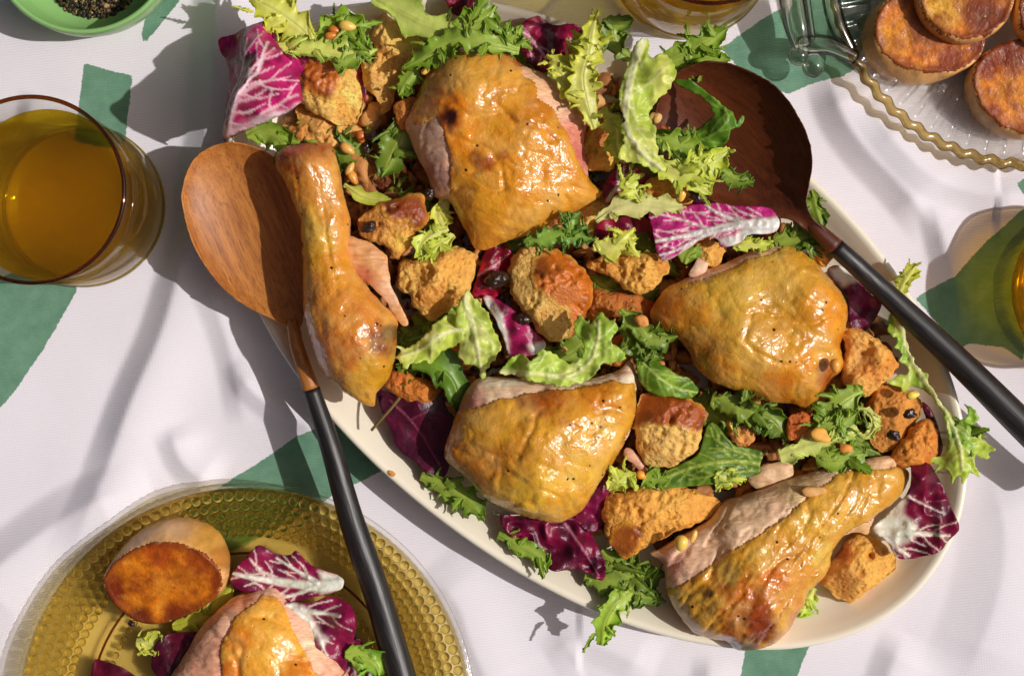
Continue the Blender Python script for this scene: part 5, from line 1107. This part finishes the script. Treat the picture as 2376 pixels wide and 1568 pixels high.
F('small pale frisee points below the ribbed green leaf', [(1660, 1098), (1680, 1110), (1700, 1128)], [165, 160], 26, pl, 132, lobes=4, teeth=10)
F('small pale frisee sprig above the large flat bread', [(1412, 1138), (1436, 1112), (1475, 1098)], [168, 176, 172], 22, pl, 133, lobes=6, teeth=9, lob=1.3)
F('small green frisee points right of the pale sprig on the flat bread', [(1490, 1132), (1512, 1112), (1555, 1115)], [160, 168], 16, gg, 134, lobes=5, lob=1.5)
F('curly dark green frisee under the lower edge of the rounded thigh', [(1650, 925), (1715, 945), (1785, 970), (1832, 1022)], [150, 160, 160, 150], 42, dk, 135, lobes=12, teeth=11, ruffle=14)
F('green frisee leaf at the lower right of the rounded thigh', [(2000, 905), (1962, 930), (1925, 962), (1886, 1000)], [165, 175, 170], 40, gg, 136, lobes=7, teeth=15)
F('pale thick lettuce rib below the rounded thigh', [(1808, 1058), (1860, 1042), (1925, 1020), (1985, 985)], [172, 182, 180], 30, ((222, 226, 158), (206, 218, 124), (176, 204, 90)), 137, lobes=4, ribw=.55, wl=[20, 26, 30, 44], wr=[20, 20, 16, 22], teeth=13)
F('pale curled frisee ring beside the currant bread', [(1986, 948), (2016, 955), (2030, 985), (2012, 1012), (1988, 1004)], [176, 186, 182], 10, ((230, 230, 176), (218, 222, 140), (210, 216, 120)), 138, lobes=5, lob=1.6, teeth=9)
F('dark green frisee leaf above the pale sliced leg meat', [(1890, 1050), (1945, 1068), (2012, 1050)], [140, 150, 145], 34, gg, 139, lobes=7)
leaf('frisee_leaf', 'long pale frisee leaf stretching down over the right rim',
    [(2066,735),(2080,720),(2098,745),(2105,785),(2118,828),(2130,848),(2150,868),(2162,900),(2185,935),(2210,965),(2228,975),(2245,960),(2236,938),(2264,956),(2270,975),(2252,987),(2262,1008),(2282,996),(2278,1016),(2304,1042),(2288,1050),(2294,1060),(2272,1062),(2262,1054),(2258,1075),(2278,1108),(2250,1097),(2238,1122),(2225,1102),(2210,1122),(2205,1097),(2190,1087),(2172,1098),(2183,1077),(2160,1070),(2190,1055),(2197,1030),(2198,1000),(2190,965),(2170,932),(2150,908),(2120,897),(2104,910),(2090,900),(2060,888),(2085,872),(2108,866),(2106,850),(2086,836),(2094,822),(2076,806),(2084,790),(2066,772)],158,160,((200,214,92),(146,184,52),(228,230,160)),
    veins=[([(2080,730),(2106,800),(2126,850),(2160,905),(2200,965),(2222,1030),(2232,1090)],7,3), ([(2200,970),(2240,1000),(2280,1030)],2,1), ([(2215,1010),(2200,1050),(2190,1070)],2,1)], tilt=(.06,-.03), wave=(60,24), pucker=(20,6), bumps=[(2230,1060,40,20),(2070,740,30,-26)], mat=ML, cat='lettuce leaf', group='frisee leaves', jag=(5,9), seed=140)
F('green frisee tips pointing out over the right rim', [(2205, 1010), (2240, 1000), (2275, 1030)], [155, 168, 150], 30, gg, 141, lobes=5, teeth=13)
F('small pale frisee tip on the rim beside the black spoon handle', [(2082, 690), (2098, 652), (2126, 612)], [118, 145, 160], 20, yy, 142, lobes=5)
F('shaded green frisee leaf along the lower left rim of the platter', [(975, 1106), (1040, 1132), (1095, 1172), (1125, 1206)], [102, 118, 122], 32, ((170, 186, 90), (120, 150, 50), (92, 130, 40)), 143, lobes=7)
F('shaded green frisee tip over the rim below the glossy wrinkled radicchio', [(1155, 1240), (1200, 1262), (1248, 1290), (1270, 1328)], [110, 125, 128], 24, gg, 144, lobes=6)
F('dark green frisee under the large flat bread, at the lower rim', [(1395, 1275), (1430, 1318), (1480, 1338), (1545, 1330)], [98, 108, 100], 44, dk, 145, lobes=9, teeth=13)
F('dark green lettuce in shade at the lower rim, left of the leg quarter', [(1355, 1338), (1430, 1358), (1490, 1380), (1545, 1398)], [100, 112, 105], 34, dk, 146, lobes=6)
F('bright green frisee tip hanging over the lower rim onto the cloth side', [(1470, 1372), (1430, 1400), (1405, 1445), (1396, 1496)], [108, 128, 128, 110], 44, ((186, 206, 100), (158, 192, 66), (138, 178, 54)), 147, lobes=4, teeth=14, wl=[14, 34, 30, 12], wr=[14, 30, 34, 14], depth=0.38)
F('small lime frisee frill at the right edge of the leg quarter', [(1888, 1362), (1872, 1395), (1855, 1432)], [62, 64], 22, (PALE, (186, 214, 80), (168, 206, 60)), 148, lobes=6, teeth=9)
F('dark green frisee under the spoon neck above the rounded thigh', [(1795, 562), (1845, 552), (1892, 556), (1920, 548)], [158, 168, 165], 34, dk, 149, lobes=8)
F('green frisee scrap on the rim right of the dark spoon neck', [(1882, 442), (1893, 482), (1908, 532)], [118, 130, 135], 20, dk, 150, lobes=5)
F('whitish green frisee leaf under the right end of the bright magenta leaf', [(1700, 572), (1745, 566), (1795, 570)], [180, 186, 180], 16, pl, 151, lobes=5)
F('small dark green leaf fold below the bright magenta leaf', [(1588, 612), (1600, 588), (1618, 570)], [165, 178], 22, gg, 152, lobes=1, teeth=24)
F('dark green smooth lettuce leaf left of the golden breast', [(955, 850), (1010, 850), (1052, 885), (1072, 958)], [150, 165, 158, 140], 38, ((130, 166, 66), (80, 118, 34), (60, 94, 26)), 153, lobes=1, teeth=34, depth=.2)
F('pale green rib in the dark hollow right of the drumstick', [(798, 428), (850, 457), (920, 466)], [175, 172], 13, ((212, 212, 130), (178, 186, 70), (170, 180, 60)), 154, lobes=0, depth=.1, ruffle=2)
F('yellow green frisee piece at the lower left of the burnt spotted chicken', [(1036, 460), (1020, 498), (1032, 535)], [150, 150], 24, yy, 155, lobes=4)
F('pale green frisee beside the potato half on the amber plate', [(315, 1490), (350, 1492), (380, 1520)], [50, 56], 26, yy, 156, lobes=6, teeth=12)
F('small bright green frisee leaf touching the spoon handle on the amber plate', [(800, 1520), (838, 1522), (872, 1540), (880, 1570)], [92, 100, 92], 34, ((190, 210, 110), (140, 190, 60), (116, 172, 48)), 157, lobes=5, teeth=16)
F('green frisee lying under the potato half and small chicken on the amber plate', [(400, 1455), (460, 1440), (520, 1385), (545, 1340)], [40, 46, 44], 34, ((190, 190, 80), (150, 160, 50), (130, 150, 40)), 158, lobes=5)
leaf('lettuce_leaf', 'large dark green ribbed lettuce leaf right of the bread cube', [(1505, 1122), (1540, 1098), (1580, 1078), (1620, 1052), (1632, 1015), (1644, 985), (1662, 985), (1700, 1030), (1742, 1040), (1772, 1050), (1765, 1078), (1762, 1100), (1690, 1118), (1600, 1128), (1540, 1132)], 150, 158, ((104, 138, 40), (80, 112, 28), (172, 190, 84)), veins=[([(1770, 1078), (1700, 1070), (1620, 1080), (1520, 1118)], 6, 3), ([(1768, 1062), (1715, 1050), (1660, 1020), (1648, 992)], 4, 2), ([(1760, 1092), (1690, 1098), (1600, 1112)], 4, 2), ([(1750, 1055), (1690, 1045), (1640, 1050)], 3, 1.5)], wave=(80, 10), pucker=(20, 3), seed=160, mat=ML, cat='lettuce leaf', group='frisee leaves', bumps=[(1660, 1075, 60, 14)])

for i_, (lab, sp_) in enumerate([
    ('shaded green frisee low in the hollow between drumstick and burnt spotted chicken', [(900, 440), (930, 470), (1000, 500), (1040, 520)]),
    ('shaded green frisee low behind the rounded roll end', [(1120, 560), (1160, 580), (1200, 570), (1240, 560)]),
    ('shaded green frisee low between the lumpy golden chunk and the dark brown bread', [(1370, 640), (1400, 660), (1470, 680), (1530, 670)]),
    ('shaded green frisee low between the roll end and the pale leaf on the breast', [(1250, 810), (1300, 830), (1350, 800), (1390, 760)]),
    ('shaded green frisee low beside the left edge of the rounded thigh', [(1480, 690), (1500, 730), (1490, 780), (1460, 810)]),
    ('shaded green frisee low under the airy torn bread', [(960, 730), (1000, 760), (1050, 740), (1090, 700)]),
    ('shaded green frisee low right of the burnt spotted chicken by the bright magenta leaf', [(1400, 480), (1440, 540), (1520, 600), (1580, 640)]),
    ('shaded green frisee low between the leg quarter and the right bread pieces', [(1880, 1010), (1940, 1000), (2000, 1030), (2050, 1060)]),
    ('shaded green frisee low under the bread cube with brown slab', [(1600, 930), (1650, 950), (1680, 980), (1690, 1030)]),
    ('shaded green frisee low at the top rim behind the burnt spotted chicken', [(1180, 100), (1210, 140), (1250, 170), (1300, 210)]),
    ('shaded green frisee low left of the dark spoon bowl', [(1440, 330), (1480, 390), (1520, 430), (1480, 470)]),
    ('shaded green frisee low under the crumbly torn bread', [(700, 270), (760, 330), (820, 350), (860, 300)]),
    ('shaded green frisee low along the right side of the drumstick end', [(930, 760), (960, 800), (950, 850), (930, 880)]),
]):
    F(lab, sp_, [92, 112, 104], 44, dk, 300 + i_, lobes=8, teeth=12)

F('loose pale frisee sprig among the upright lettuce and the bread by the spoon', [(1400, 250), (1425, 300), (1430, 345), (1450, 380)], [205, 215, 205], 26, yy, 401, lobes=8, teeth=11)
F('green frisee frond over the left lip of the dark spoon bowl', [(1520, 318), (1560, 330), (1610, 345), (1650, 350)], [238, 250, 246], 30, gg, 402, lobes=7, teeth=11)
F('yellow green frisee frond between the pale stalk and the magenta leaf at the top rim', [(1300, 190), (1330, 150), (1350, 110), (1330, 70)], [190, 205, 205], 26, yy, 403, lobes=8, teeth=10)
F('green frisee frond beside the top left tuft, leaning on the craggy bread', [(760, 130), (800, 140), (830, 120), (858, 90)], [196, 204, 200], 28, gg, 404, lobes=8, teeth=10)
F('green frisee frond right of the broad rib at the platter top edge', [(1100, 120), (1150, 110), (1190, 90), (1212, 60)], [180, 192, 186], 34, gg, 405, lobes=7, teeth=10)
F('curly green frisee frond beside the pale curled ring', [(1890, 960), (1930, 985), (1965, 975), (1990, 955)], [172, 186, 182], 28, gg, 406, lobes=8, teeth=9)
F('dark curly frisee frond just left of the rounded thigh tip', [(1450, 760), (1470, 800), (1500, 820), (1540, 830)], [180, 190, 182], 26, dk, 407, lobes=8, teeth=9)

# ================================================================ nuts, currants, crumbs, thyme
NUT = 'toasted pine nuts'
def nut(label, x, y, z, a, l, c=(222, 176, 84), r=.6): small('pine_nut', label, x, y, z, (l, l * r, l * r), a, c, MNUT, 'pine nut', NUT, seed=int(x + y))
nut('pale pine nut on the green frisee tuft at top left', 806, 61, 214, 10, 23, (216, 184, 96))
nut('browned pine nut just left of the pale one on the top left tuft', 776, 70, 208, 20, 17, (190, 112, 40))
nut('browned pine nut lowest of the three on the top left tuft', 768, 83, 210, -5, 16, (196, 120, 44))
nut('small pine nut at the upper left edge of the burnt spotted chicken', 988, 166, 190, -20, 13)
nut('orange brown pine nut beside two black currants, right of the crumbly bread', 838, 318, 118, 80, 17, (190, 102, 44), .75)
nut('plump tan pine nut above the drumstick knuckle', 806, 346, 128, 35, 22, (206, 156, 84))
nut('upright pine nut right of the drumstick knuckle', 812, 392, 130, -62, 20, (214, 166, 92), .5)
nut('plump pine nut just right of the drumstick shin', 818, 412, 128, 60, 21, (206, 144, 66))
nut('pine nut standing beside the glossy raisin left of the dark spoon', 1581, 452, 205, 100, 19, (224, 176, 84), .65)
nut('pine nut stuck to the right end of the rounded thigh', 1938, 848, 232, 80, 18, (214, 150, 70), .8)
nut('shiny yellow pine nut on the currant bread', 2118, 916, 186, -10, 18, (236, 200, 90))
nut('pale round pine nut on the sliced leg meat', 1581, 1260, 205, 100, 21, (232, 192, 96), .78)
nut('thin pine nut sliver next to the pale one on the leg meat', 1609, 1244, 200, 110, 18, (226, 184, 110), .45)
nut('orange pine nut under the bread cube with brown slab', 1488, 1102, 165, 20, 15, (222, 150, 54), .75)
nut('yellow pine nut in the crumbs right of the bread cube', 1694, 988, 142, 75, 18, (196, 150, 50), .5)
nut('pine nut half hidden under the burnt spotted chicken, left side', 934, 388, 120, 60, 16, (190, 130, 50))
CU = 'dried currants'
def cur(label, x, y, z, s, a=0, r=.8): small('currant', label, x, y, z, (s, s * r, s * .7), a, (42, 24, 20), MCUR, 'currant', CU, 'currant', int(x))
cur('large black currant right of the crumbly bread, upper of a pair', 864, 316, 122, 18)
cur('small black currant, lower of the pair in the dark hollow', 850, 345, 116, 14, 60)
cur('dark raisin set into the browned bread chunk right of the drumstick', 856, 527, 208, 17, -30, .65)
cur('black currant on the bright crimson radicchio fold', 1152, 650, 160, 25, -20, .75)
cur('small black currant against the roll end, beside the white edged radicchio', 1212, 742, 158, 17)
cur('glossy dark raisin left of the bright spoon lip', 1622, 456, 205, 25, 20, .55)
cur('upper dark currant on the currant bread', 2112, 960, 184, 14)
cur('lower dark currant on the currant bread', 2073, 1010, 178, 15, 40)
cur('tiny black currant against the potato half on the amber plate', 304, 1446, 52, 8)
cur('dark currant wedged beside the cut face of the burnt spotted chicken', 996, 450, 165, 14, 80)
CR = 'loose crumbs'
def crumb(label, x, y, z, s, c=(204, 136, 60)): small('crumb', label, x, y, z, s, 20, c, MCRUMB, 'crumb', CR, 'crumb', int(x * 3 + y))
crumb('orange crumb sitting on the lower left platter rim', 908, 1098, 110, (11, 6, 4))
crumb('flat almond coloured flake on the pale lettuce rib', 1905, 1010, 205, (22, 15, 6), (222, 164, 76))
crumb('tan crumb at the tip of the pale lettuce rib', 1962, 1040, 200, (14, 10, 7))
crumb('small bread crumb on the green frisee left of the rounded thigh', 1490, 745, 215, (15, 13, 10), (206, 142, 80))
crumb('pale crumb in the dark spoon bowl', 1522, 275, 212, (12, 14, 7), (196, 158, 104))
crumb('rust coloured crumb in the dark spoon bowl', 1545, 298, 208, (10, 6, 5), (176, 84, 40))
Q = np.array([true(x, y, z) for x, y, z in [(862, 998, 130), (885, 972, 140), (905, 950, 146), (928, 922, 150)]])
V_, F_ = tube(resample(Q, 4), np.full(len(resample(Q, 4)), 3.4), 8)
tag(mesh('thyme_stem', V_, F_, mat_vcol('thyme', .6), Q[0], col=np.tile(lin((96, 82, 40)), (len(V_), 1))), 'thin brown thyme stem lying on the dark plum radicchio leaf', 'herb stem')

# ================================================================ potatoes
potato('potato_half', 'seared orange potato half leaning on the amber plate',
    [(243, 1330), (262, 1295), (292, 1255), (340, 1218), (400, 1200), (460, 1210), (505, 1240), (530, 1300), (528, 1345), (500, 1388), (440, 1424), (372, 1446), (320, 1440), (280, 1412), (252, 1375)],
    [(246, 1342), (268, 1302), (312, 1270), (370, 1250), (430, 1250), (482, 1270), (520, 1310), (527, 1345), (500, 1388), (440, 1424), (372, 1446), (320, 1440), (280, 1412), (254, 1378)], 40, 80, 88, (.08, -.30), 171,
    spots=[(270, 1370, 40, (120, 40, 18), .9), (330, 1435, 36, (90, 28, 16), .9), (420, 1425, 40, (130, 44, 18), .8), (510, 1340, 26, (140, 56, 18), .8), (385, 1345, 36, (214, 140, 60), .7), (380, 1270, 50, (176, 74, 22), .7), (470, 1290, 40, (160, 70, 20), .7)], group='roasted potatoes', bspots=[(320, 1250, 60, (222, 176, 136), .8), (400, 1210, 50, (226, 182, 140), .7), (490, 1240, 50, (200, 150, 74), .8), (520, 1290, 30, (176, 116, 50), .7)])
potato('potato_slice', 'thick roasted potato slice, lower one of the overlapping pair on the clear plate',
    [(2008, 90), (2016, 40), (2048, 2), (2100, -20), (2200, -10), (2262, 40), (2282, 96), (2262, 146), (2205, 178), (2135, 194), (2070, 178), (2024, 138)],
    [(2022, 84), (2030, 34), (2062, 0), (2110, -20), (2200, -10), (2262, 40), (2283, 94), (2268, 138), (2215, 168), (2150, 174), (2090, 160), (2042, 128)], 34, 72, 58, (-.02, -.04), 172, spots=[(2150, 60, 60, (150, 84, 22), .8), (2060, 100, 50, (226, 156, 44), .8), (2200, 150, 40, (140, 56, 16), .8), (2270, 100, 30, (120, 44, 14), .8)], group='roasted potatoes')
potato('potato_slice', 'golden roasted potato slice on top of the overlapping pair',
    [(2123, -10), (2140, -80), (2200, -120), (2270, -124), (2330, -90), (2356, -20), (2336, 50), (2290, 88), (2236, 102), (2180, 84), (2140, 46)],
    [(2125, -10), (2142, -78), (2200, -118), (2270, -122), (2330, -88), (2352, -20), (2334, 46), (2290, 84), (2236, 96), (2182, 80), (2142, 44)], 96, 118, 44, (0, -.03), 173, spots=[(2180, 30, 60, (226, 178, 76), .9), (2270, 30, 50, (120, 50, 18), .85), (2300, 60, 50, (96, 36, 14), .85), (2240, -60, 60, (190, 110, 34), .6)], group='roasted potatoes')
potato('potato_slice', 'deep brown roasted potato slice right of the overlapping pair, near the frame edge',
    [(2246, 198), (2260, 148), (2302, 112), (2360, 94), (2430, 110), (2470, 170), (2458, 248), (2420, 306), (2371, 322), (2312, 302), (2266, 258)],
    [(2250, 192), (2264, 146), (2304, 112), (2362, 94), (2430, 110), (2468, 170), (2456, 245), (2418, 300), (2372, 314), (2316, 292), (2270, 250)], 36, 70, 52, (0, -.04), 174, spots=[(2290, 160, 40, (140, 52, 18), .85), (2340, 130, 60, (110, 40, 14), .8), (2340, 220, 60, (222, 148, 44), .7), (2300, 260, 30, (150, 60, 18), .7)], group='roasted potatoes')
potato('potato_slice', 'dark edged potato slice cut off by the right frame edge, above the deep brown one',
    [(2352, 20), (2366, -40), (2420, -80), (2500, -70), (2540, 0), (2520, 80), (2450, 120), (2390, 108), (2360, 70)],
    [(2356, 20), (2368, -38), (2420, -78), (2500, -68), (2538, 0), (2518, 78), (2450, 116), (2394, 102), (2364, 66)], 90, 110, 40, (0, -.02), 175, spots=[(2380, 40, 50, (110, 40, 14), .85)], group='roasted potatoes')
